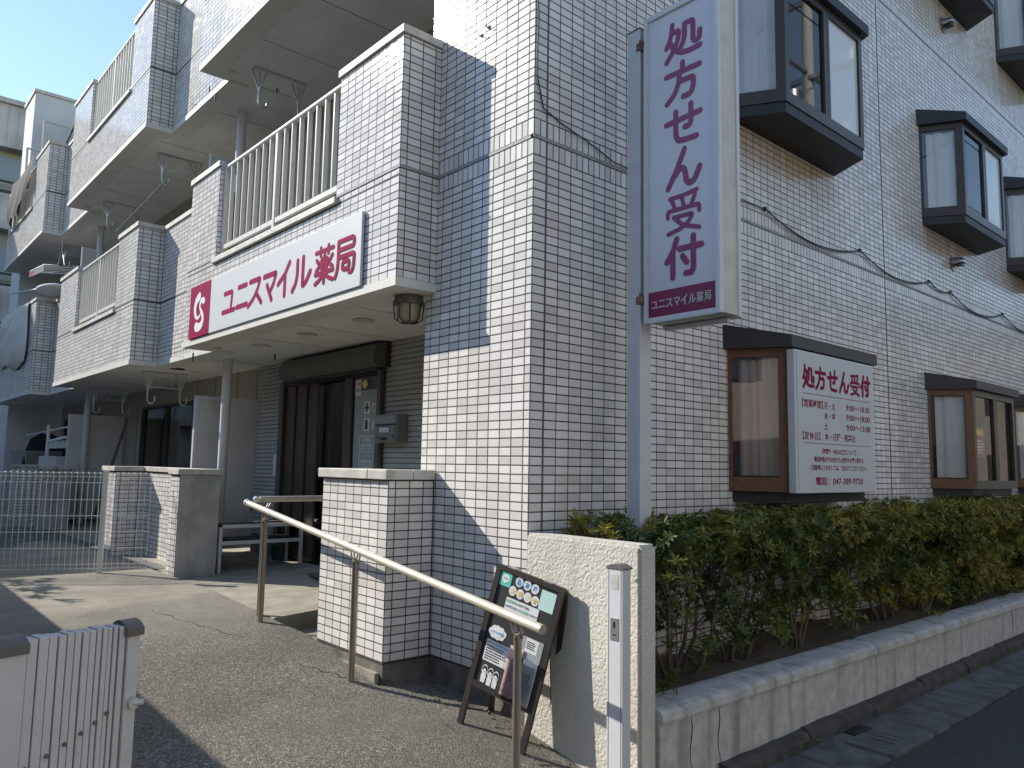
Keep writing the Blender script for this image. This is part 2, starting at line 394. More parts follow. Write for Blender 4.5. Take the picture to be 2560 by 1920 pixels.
# ------------------------------------------------------------------ lettering
GL = {
'処': [[(22,6),(19,34),(6,60)], [(21,27),(42,27),(36,55),(24,76),(6,97)], [(15,50),(28,72),(45,86),(70,90),(97,88)], [(56,16),(56,48),(51,64),(42,76)], [(56,16),(79,16),(79,66),(86,73),(96,70),(97,50)]],
'方': [[(50,4),(50,24)], [(5,26),(95,26)], [(42,26),(39,54),(28,78),(7,96)], [(42,50),(80,50),(78,78),(70,91),(52,91)]],
'せ': [[(5,40),(96,34)], [(72,8),(72,50),(68,60),(56,60)], [(31,16),(31,76),(38,90),(60,92),(86,92)]],
'ん': [[(54,6),(34,50),(9,94)], [(24,70),(40,52),(52,52),(56,64),(58,84),(66,94),(80,90),(94,60)]],
'受': [[(86,6),(50,11),(14,12)], [(20,20),(27,36)], [(47,18),(51,35)], [(81,16),(72,36)], [(8,58),(8,42),(92,42),(92,58)], [(24,60),(76,60),(64,78),(42,91),(9,98)], [(30,66),(50,84),(92,98)]],
'付': [[(32,5),(22,34),(5,58)], [(21,40),(21,97)], [(40,31),(97,31)], [(76,6),(76,84),(70,93),(56,92)], [(48,50),(58,66)]],
'ユ': [[(14,24),(76,24),(68,82)], [(3,84),(97,84)]],
'ニ': [[(16,20),(86,20)], [(4,82),(96,82)]],
'ス': [[(12,18),(82,18),(66,48),(40,74),(5,92)], [(58,58),(95,92)]],
'マ': [[(5,20),(93,20),(76,50),(50,74)], [(30,48),(66,95)]],
'イ': [[(86,6),(56,34),(6,58)], [(56,36),(56,96)]],
'ル': [[(28,12),(28,52),(20,76),(4,92)], [(58,8),(58,88),(78,78),(97,54)]],
'薬': [[(4,13),(96,13)], [(30,3),(30,23)], [(70,3),(70,23)], [(52,24),(47,32)], [(34,34),(66,34),(66,61),(34,61),(34,34)], [(34,47),(66,47)], [(10,33),(21,43)], [(8,62),(22,53)], [(91,32),(80,42)], [(79,53),(93,62)], [(4,71),(96,71)], [(50,62),(50,98)], [(45,74),(30,87),(5,96)], [(55,74),(70,87),(95,96)]],
'局': [[(16,7),(16,50),(13,80),(3,97)], [(16,7),(89,7),(89,29),(18,29)], [(18,48),(92,48),(89,84),(82,94),(70,93)], [(38,62),(68,62),(68,82),(38,82),(38,62)]],
}
def fillet(P, r):
    if len(P) < 3: return P
    closed = P[0] == P[-1]; out = [P[0]] if not closed else []
    rngi = range(1, len(P)-1) if not closed else range(1, len(P))
    for i in rngi:
        a = Vector(P[i-1]); b = Vector(P[i]); c = Vector(P[i+1] if i+1 < len(P) else P[1])
        d1 = a-b; d2 = c-b; q = min(r, d1.length*.45, d2.length*.45)
        p1 = b+d1.normalized()*q; p2 = b+d2.normalized()*q
        for t in (0, .25, .5, .75, 1): out.append(tuple(p1*(1-t)**2+b*2*t*(1-t)+p2*t*t))
    out.append(P[-1] if not closed else out[0])
    return out
def stroke(mb, P, w, tf, closed=False):
    """one flat rounded stroke: tf maps (x,y) to 3d; w may be a list of half widths"""
    P = [Vector(p) for p in P]; n = len(P)
    ws = w if isinstance(w, list) else [w]*n
    Lp, Rp = [], []
    for i in range(n):
        if closed: d1 = (P[i]-P[i-1 if i else n-2]); d2 = P[(i+1) if i < n-1 else 1]-P[i]
        else: d1 = P[i]-P[i-1] if i else P[1]-P[0]; d2 = P[i+1]-P[i] if i < n-1 else d1
        d1 = d1.normalized(); d2 = d2.normalized(); d = (d1+d2)
        d = d.normalized() if d.length > 1e-6 else d1
        nn = Vector((-d.y, d.x)); k = 1/max(.6, nn.dot(Vector((-d1.y, d1.x))))
        Lp.append(P[i]+nn*ws[i]*k); Rp.append(P[i]-nn*ws[i]*k)
    vs = [tf(p) for p in Lp]+[tf(p) for p in Rp]
    mb.add(vs, [(i, i+n, i+n+1, i+1) for i in range(n-1)])
    if not closed:
        for e, s in ((0, 1), (n-1, -1)):
            d = (P[0]-P[1]) if e == 0 else (P[-1]-P[-2]); a0 = math.atan2(d.y, d.x)
            fan = [P[e]+Vector((math.cos(a0+t), math.sin(a0+t)))*ws[e] for t in [math.pi*(j/10-.5) for j in range(11)]]
            mb.add([tf(p) for p in fan], [tuple(range(11))])
def glyphs(text, cells, w, tfs, r=7):
    """cells: list of (x0,y0,x1,y1) in sign coordinates (y down); tfs(x,y,layer)->3d"""
    mb = MB(); lay = 0
    for ch, (x0, y0, x1, y1) in zip(text, cells):
        sx, sy = (x1-x0)/100, (y1-y0)/100
        ww = w*(.74 if ch in '薬受局' else 1)
        for P in GL[ch]:
            lay += 1
            closed = P[0] == P[-1]
            Q = [(x0+px*sx, y0+py*sy) for px, py in P]
            Q = fillet(Q, r*abs(sx))
            if closed: Q[-1] = Q[0]
            stroke(mb, Q, ww/2, lambda p, l=lay: tfs(p[0], p[1], l), closed)
    return mb
def fix_normals(o, n):
    me = o.data; me.update()
    n = Vector(n)
    bm = bmesh.new(); bm.from_mesh(me)
    for f in bm.faces:
        f.normal_update()
        if f.normal.dot(n) < 0: f.normal_flip()
    bm.to_mesh(me); bm.free()
def text(body, m, parent, origin, u, v, h, width=None, bold=0., align='LEFT', name='lettering', spacing=1.):
    c = bpy.data.curves.new('text', 'FONT'); c.body = body; c.offset = bold; c.align_x = align; c.space_character = spacing; c.resolution_u = 3
    o = bpy.data.objects.new('text_tmp', c); COL.objects.link(o)
    bpy.context.view_layer.update()
    me = bpy.data.meshes.new_from_object(o.evaluated_get(bpy.context.evaluated_depsgraph_get()))
    COL.objects.unlink(o); bpy.data.objects.remove(o)
    if not me.vertices: return None
    co = np.zeros(len(me.vertices)*3); me.vertices.foreach_get('co', co); co = co.reshape(-1, 3)
    mn, mx = co.min(0), co.max(0)
    sc = h/max(mx[1]-mn[1], 1e-6); sx = sc
    if width: sx = width/(mx[0]-mn[0])
    U = np.array(Vector(u).normalized()); V = np.array(Vector(v).normalized()); O = np.array(origin, float)
    x = (co[:, 0]-(mn[0] if align == 'LEFT' else (mn[0]+mx[0])/2))*sx; y = (co[:, 1]-mn[1])*sc
    P = O+x[:, None]*U+y[:, None]*V
    me.vertices.foreach_set('co', P.ravel()); me.materials.clear(); me.materials.append(m); me.update()
    me.name = name
    return link(name, me, m, parent)
def lines(mb, o, u, v, n, w, h, rows, rnd, fill=.55, ragged=.3):
    """rows of tiny dashes standing for print too small to read"""
    o, u, v, n = map(Vector, (o, u, v, n))
    rh = h/rows
    for r in range(rows):
        x = 0; end = w*(1-rnd.random()*ragged)
        while x < end:
            d = rh*rnd.uniform(.4, .8)
            p = o+u*x+v*(h-rh*(r+.5)-rh*fill/2)
            mb.add([p, p+u*d, p+u*d+v*rh*fill, p+v*rh*fill], [(0, 1, 2, 3)])
            x += d+rh*rnd.uniform(.1, .3)
def quad(name, o, u, v, m, parent, th=.001):
    o, u, v = Vector(o), Vector(u), Vector(v); n = u.cross(v).normalized()*th
    return MB().obox(o, u, v, n).build(name, m, parent)

# ------------------------------------------------------------------ ground, road, platform
GX = [-40, -12, -6, -4.5, -3.2, -2.3, -1.64, -1.25, -.86, -.5, -.2, .1, .41, .75, 1.2, 2.2, 5, 60]
GZ = [.12, .14, .17, .185, .175, .14, .106, .035, -.028, -.055, -.07, -.125, -.185, -.225, -.275, -.30, -.31, -.31]
def gz(x, y=0): return float(np.interp(x, GX, GZ))
def sheet(name, xs, ys, fz, m, kind='structure', parent=None):
    vs = [(x, y, fz(x, y)) for y in ys for x in xs]; nx = len(xs)
    fs = [(j*nx+i, j*nx+i+1, (j+1)*nx+i+1, (j+1)*nx+i) for j in range(len(ys)-1) for i in range(nx-1)]
    mb = MB(); mb.add(vs, fs, True); return mb.build(name, m, parent, kind)
GM = groundmat()
fine = lambda a, b, n: [a+(b-a)*i/n for i in range(n+1)]
NZ = lambda x, y: .004*math.sin(x*3.1+y*1.7)+.003*math.sin(x*7.3-y*5.1)
# entrance path (asphalt/concrete) in front of the building
sheet('path', [-40, -20, -14, -10]+fine(-8, .78, 60), fine(-8, -1.6, 16)[:-1]+fine(-1.6, -.36, 12), lambda x, y: gz(x)+NZ(x, y), GM)
sheet('path_corner', fine(-.86, 0.02, 8)+fine(.1, .78, 5), fine(-.36, .02, 4), lambda x, y: gz(x)+NZ(x, y), GM)
# base ground under everything, out to the horizon
sheet('ground', [-200, -60, -20, 0, 20, 60, 200], [-200, -60, -8, 8, 60, 200], lambda x, y: -.62, mat('far_ground', (.12, .115, .1), .9, var=.3, vscale=.3))
# platform by the door, its right end a wedge-shaped edge that meets the ramp
pf = MB()
P0 = [(-16.3, -.36), (-2.26, -.36), (-2.34, 1.0), (-16.3, 1.0)]
pf.hull([(x, y, -.3) for x, y in P0], [(-16.3, -.36, .15), (-2.26, -.36, .142), (-2.34, 1.0, .205), (-16.3, 1.0, .205)])
pf.build('entrance_platform', mat('platform_concrete', (.36, .335, .275), .85, var=.35, vscale=5, col2=(.26, .235, .18), bump=.35, bscale=90), None, 'structure')
bx('sunken_floor', (-2.4, -.36, -.3), (-.9, 1.0, .035), mat('sunken_concrete', (.33, .3, .24), .9, var=.4, vscale=6, bump=.4, bscale=80), None, 'structure')
# road, gutter, kerb
sheet('road', [1.22+.02*i for i in range(3)]+[1.6, 2.2, 3.5, 5.5], [-30, -8]+fine(-3, 14, 34)+[40], lambda x, y: -.285+.004*y*(y > 0)+.002*math.sin(x*5+y*2), ASPH)
sheet('road_shoulder', fine(.775, 1.24, 4), [-30, -8]+fine(-3, -.02, 12), lambda x, y: gz(x)+NZ(x, y)-.004, GM)
pav = MB(); gr = []
for i in range(22):
    y0 = -.02+i*.6
    o = MB().hull([(.86, y0+.004, -.4), (1.21, y0+.004, -.4), (1.21, y0+.596, -.4), (.86, y0+.596, -.4)],
                  [(.86, y0+.004, -.268+.004*y0), (1.21+R_.uniform(-.02, .03), y0+.004, -.279+.004*y0), (1.21+R_.uniform(-.02, .03), y0+.596, -.277+.004*y0), (.86, y0+.596, -.266+.004*y0)])
    gr.append(o)
gut = thing('gutter', 'row of dark worn concrete gutter slabs along the planter wall', 'gutter', (1, 0, -.3))
for g in gr: g.build('slab', GUTT, gut)
kb = thing('kerb', 'rough mossy dark kerb at the foot of the planter wall', 'kerb', (.83, 0, -.3))
for i in range(15):
    y0 = .55+i*.8; z = -.205+.006*y0+R_.uniform(-.003, .003)
    vs = fine(y0+.006, y0+.794, 8); mb = MB(); lo = []; 
    pts = [(.80, z+.02), (.845, z+.012), (.868, z-.02), (.875, -.32)]
    V = []; n = len(pts)
    for yy in vs:
        for (px, pz) in pts: V.append((px+R_.uniform(-.004, .004), yy, pz+R_.uniform(-.003, .003)))
    mb.add(V, [(j*n+q, (j+1)*n+q, (j+1)*n+q+1, j*n+q+1) for j in range(8) for q in range(n-1)]+[tuple(range(n)), tuple(range(8*n, 9*n))[::-1]], False)
    mb.build('kerb_stone', CURBD, kb)
dg = thing('drain_cover', 'slotted concrete drain cover set in the gutter', 'drain cover', (1.08, 1.83, -.27))
bx('cover', (.95, 1.56, -.30), (1.22, 2.1, -.252), GUTT, dg, bevel=.006)
for i in range(3):
    bx('slot', (1.02, 1.72+.07*i, -.27), (1.15, 1.735+.07*i, -.2515), BLACKM, dg)
bx('opening', (.87, 1.72, -.27), (.945, 1.92, -.255), BLACKM, dg)

# ------------------------------------------------------------------ the building
B = thing('apartment_building', 'white tiled three storey apartment block with stepped balconies and bay windows', 'building', (0, 0, 0))
TL = []
# corner pier and street side wall
w = MB(); w.box((-1.016, 0, .09), (0, 1.0, 9.4)).box((-.25, 1.0, .09), (0, 13.0, 9.4)); w.build('wall', GROUT, B)
pl = MB(); pl.box((-1.016, .003, -.5), (-.003, 1.0, .09)).box((-.25, 1.0, -.5), (-.003, 13.0, .09)); pl.build('plinth', CONC_D, B)
cutA = [-1.016]+[-.95+.1*i for i in range(10)]+[0]
cutA = sorted(set(round(c, 4) for c in cutA))
tiles((0, 0), (1, 0), (0, -1), cutA, .088, 9.4, vband=True, out=TL)
WCOL = [1.905, 5.52, 8.24, 11.85]; WZ = [(1.10, 0), (3.92, 1), (6.745, 2)]
ex = []
for c in WCOL:
    for z, f in WZ: ex.append((c+.06, c+1.60, z-.06, z+1.12))
cutB = [0]+[.1*i for i in range(1, 131)]
tiles((0, 0), (0, 1), (1, 0), [0, .0975], -.3, 9.4, excl=ex, vband=True, out=TL)
tiles((0, 0), (0, 1), (1, 0), [.1045]+[.1*i for i in range(2, 46)]+[4.593], -.3, 9.4, excl=ex, vband=True, out=TL)
tiles((0, 0), (0, 1), (1, 0), [4.607]+[.1*i for i in range(47, 131)], -.3, 9.4, excl=ex, vband=True, out=TL)
for f in (0, 2.865, 5.73):
    b = MB(); b.box((-1.016, -.005, 3.0985+f), (.0, 0.02, 3.1165+f)).box((-.02, -.005, 3.0985+f), (.005, 13, 3.1165+f)); b.build('belt_course', BELT, B)
jt = MB(); jt.box((-.01, .098, -.3), (.0015, .104, 9.4)).box((-.01, 4.594, -.3), (.0035, 4.606, 9.4)); jt.build('expansion_joint', JOINT, B)

# balconies
YB = -.30
BAL = [(-4.71, -.91, (-3.98, -1.72)), (-10.51, -6.51, (-9.40, -7.31)), (-16.31, -12.41, (-15.7, -13.6))]
def coping(parent, a, b, axis, other, z, wid=.19, out=.018):
    """coping stones with gaps; axis 'x' (front) or 'y' (side)"""
    L = b-a; n = max(1, round(L/.9)); st = L/n
    for i in range(n):
        s0, s1 = a+i*st+(.003 if i else 0), a+(i+1)*st-(.003 if i < n-1 else 0)
        if axis == 'x': bx('coping', (s0, other-out, z-.055), (s1, other+wid, z), CAPM, parent, bevel=.004)
        else: bx('coping', (other-wid, s0, z-.055), (other+out, s1, z), CAPM, parent, bevel=.004)
def railing(x0, x1, f, parent):
    zb, zt = 3.105+f, 3.975+f; y = YB+.055
    r = MB().tube([(x0, y, zt), (x1, y, zt)], .026, 12).box((x0, y-.014, zb+.085), (x1, y+.014, zb+.125)).build('railing', RAILW, parent)
    n = 16; st = (x1-x0)/n
    for i in range(n+1):
        x = x0+.02+(x1-x0-.04)*i/n
        if i in (0, n//2, n): bx('post', (x-.018, y-.02, zb-.01), (x+.018, y+.02, zt-.01), RAILW, r)
        else: bx('baluster', (x-.0075, y-.016, zb+.125), (x+.007, y+.02, zt-.02), RAILW, r)
for fl in range(2):
    f = 2.865*fl
    # floor slab (soffit seen from below), one per storey
    s = MB(); s.box((-16.31, .0, 2.372+f), (-1.016, 1.0, 2.56+f))
    for x0, x1, op in BAL: s.box((x0+.02, YB+.02, 2.372+f), (x1-.02, 0, 2.56+f))
    s.build('ceiling', SOFF, B)
    for bi, (x0, x1, op) in enumerate(BAL):
        zt = 3.99+f
        body = MB(); t = .13
        body.box((x0, YB, 2.40+f), (x1, YB+t, 3.055+f))
        body.box((x0, YB, 3.055+f), (op[0], YB+t, zt)); body.box((op[1], YB, 3.055+f), (x1, YB+t, zt))
        body.box((x1-t, YB+t, 2.40+f), (x1, 0.0 if bi == 0 else .13, zt)); body.box((x0, YB+t, 2.40+f), (x0+t, .13, zt))
        o = body.build('balcony', GROUT, B)
        # cream drip edge along the bottom
        bd = MB(); bd.box((x0-.004, YB-.012, 2.342+f), (x1+.012, YB+.2, 2.398+f)); bd.box((x1-.2, YB+.2, 2.342+f), (x1+.012, -.001, 2.398+f)); bd.box((x0-.004, YB+.2, 2.342+f), (x0+.2, -.001, 2.398+f))
        bd.build('drip_edge', BAND, o)
        tiles((0, YB), (1, 0), (0, -1), [x1-.1*i for i in range(int(round((x1-x0)/.1)), -1, -1)], 2.40+f, 3.052+f, out=TL)
        for a, b in ((x0, op[0]), (op[1], x1)):
            cs = [x1-.1*i for i in range(60, -1, -1)]
            cs = [a]+[c for c in cs if a+.02 < c < b-.02]+[b]
            tiles((0, YB), (1, 0), (0, -1), cs, 3.057+f, zt, out=TL)
        side = [YB, YB+.05, YB+.15, YB+.25, 0.0]
        tiles((x1, 0), (0, 1), (1, 0), side, 2.40+f, zt, out=TL)
        tiles((op[0], 0), (0, 1), (1, 0), [YB, YB+.115], 3.107+f, zt, out=TL)
        b2 = MB(); b2.box((op[1]+.003, YB-.006, 3.1+f), (x1+.006, YB+.01, 3.115+f)); b2.box((x0, YB-.006, 3.1+f), (op[0]-.003, YB+.01, 3.115+f)); b2.box((x1-.01, YB+.01, 3.1+f), (x1+.006, -.001, 3.115+f))
        b2.build('belt_course', BELT if bi == 0 else JOINT, o)['kind'] = 'stuff'
        # copings: left pier, right pier, return, opening sill
        coping(o, x0-.02, op[0]+.01, 'x', YB, 4.045+f); coping(o, op[1]-.01, x1+.02, 'x', YB, 4.045+f)
        coping(o, YB+.19, -.002, 'y', x1, 4.045+f)
        bx('sill', (op[0]-.03, YB-.03, 3.056+f), (op[1]+.03, YB+.16, 3.104+f), CAPM, o, bevel=.004)
        railing(op[0]+.005, op[1]-.005, f, B)
    for x0, x1 in ((-6.51, -4.71), (-12.41, -10.51)):
        body = MB().box((x0, 0, 2.40+f), (x1, .13, 3.99+f)).build('parapet', GROUT, B)
        MB().box((x0+.013, -.012, 2.342+f), (x1-.005, .2, 2.398+f)).build('drip_edge', BAND, body)
        tiles((0, 0), (1, 0), (0, -1), seq(x0, x1, .1), 2.40+f, 3.99+f, out=TL)
        coping(body, x0+.02, x1-.022, 'x', 0.0, 4.045+f)
# rear wall of the balconies, with the shop front opening and sliding doors
rw = MB()
def wallx(mb, x0, x1, z0, z1, holes):
    xs = sorted({x0, x1, *[h[0] for h in holes], *[h[1] for h in holes]})
    for a, b in zip(xs[:-1], xs[1:]):
        c = (a+b)/2; hs = sorted([h for h in holes if h[0] < c < h[1]], key=lambda h: h[2]); z = z0
        for h in hs:
            if h[2] > z: mb.box((a, 1.0, z), (b, 1.15, h[2]))
            z = h[3]
        if z < z1: mb.box((a, 1.0, z), (b, 1.15, z1))
ENT = (-5.13, -3.0, .2, 2.36)
wallx(rw, -16.31, -1.016, -.3, 8.9, [ENT, (-10.5, -8.1, .3, 2.10), (-16.0, -12.9, .3, 2.1), (-10.3, -8.3, 3.0, 4.75), (-4.2, -2.2, 3.0, 4.75), (-15.5, -13.5, 3.0, 4.75)])
rw.build('wall', STONEW, B)
# seams of the sprayed wall
sm = MB()
for x in (-5.95, -6.55, -7.3, -8.0, -10.7, -11.3): sm.box((x-.006, .996, .25), (x+.006, 1.003, 2.37))
sm.build('seam', JOINT, B)['kind'] = 'stuff'
# siding boards beside the shop door
for a, b, z0 in ((-5.83, -5.13, .42), (-3.0, -1.016, .42)):
    s = MB(); z = z0; i = 0
    while z < 2.365:
        z1 = min(z+.0445, 2.368); h = z1-z
        s.add([(a, .962, z+.002), (b, .962, z+.002), (b, .972, z1-.004), (a, .972, z1-.004), (b, 1.0, z1-.004), (a, 1.0, z1-.004), (a, 1.0, z+.002), (b, 1.0, z+.002)],
              [(0, 1, 2, 3), (3, 2, 4, 5), (6, 7, 1, 0), (1, 7, 4, 2), (6, 0, 3, 5)])
        z += .0465
    s.box((a, .985, z0), (b, .9995, 2.37))
    s.build('siding', SIDING, B)
    bx('base_board', (a, .97, .19), (b, 1.0, .42), mat('grey_base', (.19, .19, .18), .8, var=.2, vscale=5), B)
# glazing behind the railings and beside the partition
for (a, b, z0, z1) in ((-10.5, -8.1, .3, 2.10), (-16.0, -12.9, .3, 2.1), (-10.3, -8.3, 3.0, 4.75), (-4.2, -2.2, 3.0, 4.75), (-15.5, -13.5, 3.0, 4.75)):
    fr = MB(); t = .04
    fr.box((a, 1.0, z0), (a+t, 1.08, z1)).box((b-t, 1.0, z0), (b, 1.08, z1)).box((a+t, 1.0, z1-t), (b-t, 1.08, z1)).box((a+t, 1.0, z0), (b-t, 1.08, z0+t)).box(((a+b)/2-t/2, 1.01, z0+t), ((a+b)/2+t/2, 1.07, z1-t))
    w_ = fr.build('sliding_window', DBROWN, B)
    bx('pane', (a+t, 1.045, z0+t), (b-t, 1.05, z1-t), GLASS, w_)
    bx('blind', (a+t, 1.12, z0+t), ((a+b)/2, 1.13, z1-t), mat('dim_curtain', (.22, .25, .25), .9, var=.2, vscale=3), w_)
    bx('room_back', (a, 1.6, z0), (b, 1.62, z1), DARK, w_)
# round columns and partition panels on each balcony
for f in (0, 2.865):
    for x in (-5.35, -11.40):
        z0 = (.17 if f == 0 else 2.56)
        MB().tube([(x, .40, z0), (x, .40, 2.372+f)], .05, 20).tube([(x, .40, 2.335+f), (x, .40, 2.372+f)], .058, 20).build('column', FIN, B)
    for x, lo in ((-5.9, .27), (-11.5, .16)):
        z1 = 1.985+f; z0 = (.24 if f == 0 else 2.70)
        p = bx('partition_panel', (x-.012, lo+.02, z0), (x+.012, .995, z1-.02), PANELG, B)
        fr = MB(); fr.box((x-.02, lo-.012, z0), (x+.02, lo+.02, z1)).box((x-.02, lo+.02, z1-.03), (x+.02, .998, z1)).box((x-.018, lo+.02, (z0+z1)/2-.44), (x+.018, .995, (z0+z1)/2-.41)).box((x-.018, .968, z0), (x+.018, .998, z1-.03))
        fr.build('panel_frame', ALUW, p)
# pale end wall that stands above the last balcony
fw = bx('end_wall', (-17.5, 0.0, -.3), (-16.4, 1.6, 9.38), FIN, B)
bx('coping', (-17.55, -.03, 9.38), (-16.36, 1.66, 9.45), CAPM, fw)
# roof slab
bx('roof', (-16.3, 1.15, 8.6), (-.25, 13, 8.8), CONC, B)
lay_tiles(TL, B, 300, hidden=lambda t: (t[6] == (1, 0) and t[0] > -.1 and (t[2] < 1.0 or .2 < t[1] < .9)) or (t[6] == (0, -1) and t[1] > -.1 and t[2] < .5))

# bay windows
def bay(s, zb, floor, kind):
    xf = .36; a = s; b = s+1.67; fa = s+.2; fb = s+1.47; zt = zb+1.01
    FR = WBROWN if floor == 0 else DBROWN
    loop = lambda z, e=0., bk=0.: [(0.002, a-e-bk, z), (xf+e, fa-e*.7, z), (xf+e, fb+e*.7, z), (0.002, b+e+bk, z)]
    base = MB()
    if floor: base.hull(loop(zb-.08, -.01), loop(zb-.002, -.01))
    else: base.hull(loop(zb-.075, -.05), loop(zb-.002, -.05))
    root = base.build('bay_window', BBASE, B)
    e = .05
    rf = MB(); lo = loop(zt-.01, e); hi = loop(zt+.075, e)
    hi[0] = (.002, a-e, zt+.165); hi[3] = (.002, b+e, zt+.165)
    rf.hull(lo, hi); rf.build('roof', BBASE if floor else mat('brown_black_hood', (.035, .028, .026), .5), root)
    # sides and corner posts
    fs = MB()
    def rail(p, q, z0, z1, d=.045, m=fs):
        p = Vector((*p, 0)); q = Vector((*q, 0)); u = (q-p); nn = Vector((u.y, -u.x, 0)).normalized()*d
        m.obox((p.x, p.y, z0), u, -nn, (0, 0, z1-z0))
    A0 = (.002, a+.004); A1 = (xf, fa); B1 = (xf, fb); B0 = (.002, b-.004)
    def lerp(p, q, t): return (p[0]+(q[0]-p[0])*t, p[1]+(q[1]-p[1])*t)
    for P, Q in ((A0, A1), (B1, B0)):
        for t0, t1 in ((0, .07), (.83, 1)) if P == A0 else ((0, .17), (.93, 1)):
            rail(lerp(P, Q, t0), lerp(P, Q, t1), zb, zt-.008)
        P2, Q2 = (lerp(P, Q, .07), lerp(P, Q, .83)) if P == A0 else (lerp(P, Q, .17), lerp(P, Q, .93))
        rail(P2, Q2, zb+.002, zb+.1); rail(P2, Q2, zt-.07, zt-.009)
        fs.build('frame', FR, root); fs.v.clear(); fs.f.clear(); fs.sm.clear()
    ff = MB(); ffm = DBROWN
    for t0, t1, z0, z1 in ((0, .045, zb+.002, zt-.01), (.955, 1, zb+.002, zt-.01), (.045, .955, zb, zb+.085), (.045, .955, zt-.075, zt-.008), (.475, .51, zb+.085, zt-.075), (.515, .545, zb+.085, zt-.075)):
        rail(lerp(A1, B1, t0), lerp(A1, B1, t1), z0, z1, .05 if t0 != .515 else .03, ff)
    ff.build('sash', ffm, root)
    def pane(P, Q, z0, z1, m, ins=.02, name='pane'):
        P = Vector((*P, 0)); Q = Vector((*Q, 0)); u = Q-P; nn = Vector((-u.y, u.x, 0)).normalized()
        if nn.x*1+(-nn.y if P.y < s+.3 else 0) > 0: nn = -nn
        o = MB().obox((P.x+nn.x*ins, P.y+nn.y*ins, z0), u, nn*.004, (0, 0, z1-z0)).build(name, m, root); return o
    pane(lerp(A0, A1, .07), lerp(A0, A1, .83), zb+.1, zt-.07, GLASS)
    pane(lerp(A1, B1, .045), lerp(A1, B1, .475), zb+.085, zt-.075, GLASS)
    pane(lerp(A1, B1, .545), lerp(A1, B1, .955), zb+.085, zt-.075, FROST if floor else GLASS)
    pane(lerp(B1, B0, .17), lerp(B1, B0, .93), zb+.1, zt-.07, GLASS)
    # dark room side and a curtain hanging just inside the glass
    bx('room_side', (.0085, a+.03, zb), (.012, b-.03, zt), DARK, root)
    return root
def curtain(s, zb, label, m, mode, group=None):
    """pleated cloth following the bay"""
    pts = []
    path = [(.045, s+.10), (.29, s+.235), (.29, s+.6)] if mode == 'side' else [(.045, s+.10), (.285, s+.24), (.285, s+1.42)]
    d = 0; n = 90; seg = [(Vector(path[i]), Vector(path[i+1])) for i in range(len(path)-1)]
    tot = sum((q-p).length for p, q in seg)
    for i in range(n+1):
        t = tot*i/n
        for p, q in seg:
            l = (q-p).length
            if t <= l+1e-6: c = p+(q-p)*(t/l); u = (q-p)/l; break
            t -= l
        off = .014*math.sin(i*.75+s)+.006*math.sin(i*1.9)
        pts.append((c.x-u.y*0-off*abs(u.y)-.012, c.y+off*u.x))
    zt = zb+.93; z0 = zb+.11
    vs = [(x, y, z0) for x, y in pts]+[(x*.98+.001, y, zt) for x, y in pts]
    o = MB().add(vs, [(i, i+1, i+n+2, i+n+1) for i in range(n)], True).build('curtain', m)
    tag(o, label, 'curtain', group); return o
FLN = ['ground floor', 'second floor', 'third floor']
ORD = ['nearest the corner', 'second from the corner', 'third from the corner', 'fourth from the corner']
for ci, c in enumerate(WCOL):
    for z, fl in WZ:
        bay(c+(.05 if fl else 0), z, fl, 0)
        if ci == 3 or (fl == 2 and ci in (0, 3)): continue
        if ci == 0 and fl == 0:
            curtain(c, z, 'pinkish sheer blind in the side pane behind the opening hours board', PINKC, 'side')
        else:
            curtain(c+(.05 if fl else 0), z, 'white pleated curtain in the %s bay window %s' % (FLN[fl], ORD[ci]), CURT, 'full')
# ------------------------------------------------------------------ shop entrance
x0, x1, z0, z1 = ENT
rm = thing('shop_interior', 'dim pharmacy room seen through the entrance glass', 'room', (-4.1, 2.5, .2))
RW = mat('room_wall', (.85, .82, .74), .9, var=.1, vscale=2)
bx('floor', (-6.2, 1.15, .15), (-2.2, 4.2, .2), mat('room_floor', (.2, .17, .13), .5), rm)
bx('ceiling', (-6.2, 1.15, 2.5), (-2.2, 4.2, 2.55), RW, rm)
bx('wall', (-6.2, 4.2, .15), (-2.2, 4.25, 2.55), RW, rm)
bx('partition', (-5.6, 1.75, .2), (-3.3, 1.8, 2.5), RW, rm)  # added close behind the glass so it and its posters catch sky light
bx('wall', (-6.25, 1.15, .15), (-6.2, 4.25, 2.55), RW, rm); bx('wall', (-2.2, 1.15, .15), (-2.15, 4.25, 2.55), RW, rm)
dr = thing('entrance_door', 'dark bronze sliding glass entrance door of the pharmacy', 'door', (-4.05, 1.0, .2))
D = MB(); D.box((x0, .94, z0), (x0+.07, 1.12, 2.14)).build('jamb', DBROWN, dr)
MB().box((x1-.10, .96, z0), (x1, 1.12, 2.14)).build('jamb', SHUT, dr)
MB().box((x1-.13, .945, z0), (x1-.035, .9595, 1.42)).build('jamb_cover', DOORB, dr)
for i, (a, b) in enumerate(((-5.055, -4.86), (-4.845, -4.63), (-4.61, -4.40))):
    bx('folding_panel', (a, .97+.02*i, z0+.02), (b, 1.01+.02*i, 2.1), DOORB, dr, bevel=.006)
    bx('edge_strip', (b, .975+.02*i, z0+.02), (b+.014, 1.0+.02*i, 2.1), DBROWN, dr)
bx('door_head', (x0+.07, .95, 2.09), (x1-.135, 1.1, 2.14), DBROWN, dr)
bx('stile', (-3.80, .985, z0+.02), (-3.645, 1.03, 2.09), DOORB, dr, bevel=.004)
bx('glass_pane', (-4.385, 1.02, z0+.02), (-3.80, 1.026, 2.06), GLASSD, dr)
p = bx('glass_pane', (-3.645, 1.0, z0+.02), (-3.105, 1.006, 2.09), GLASS, dr)
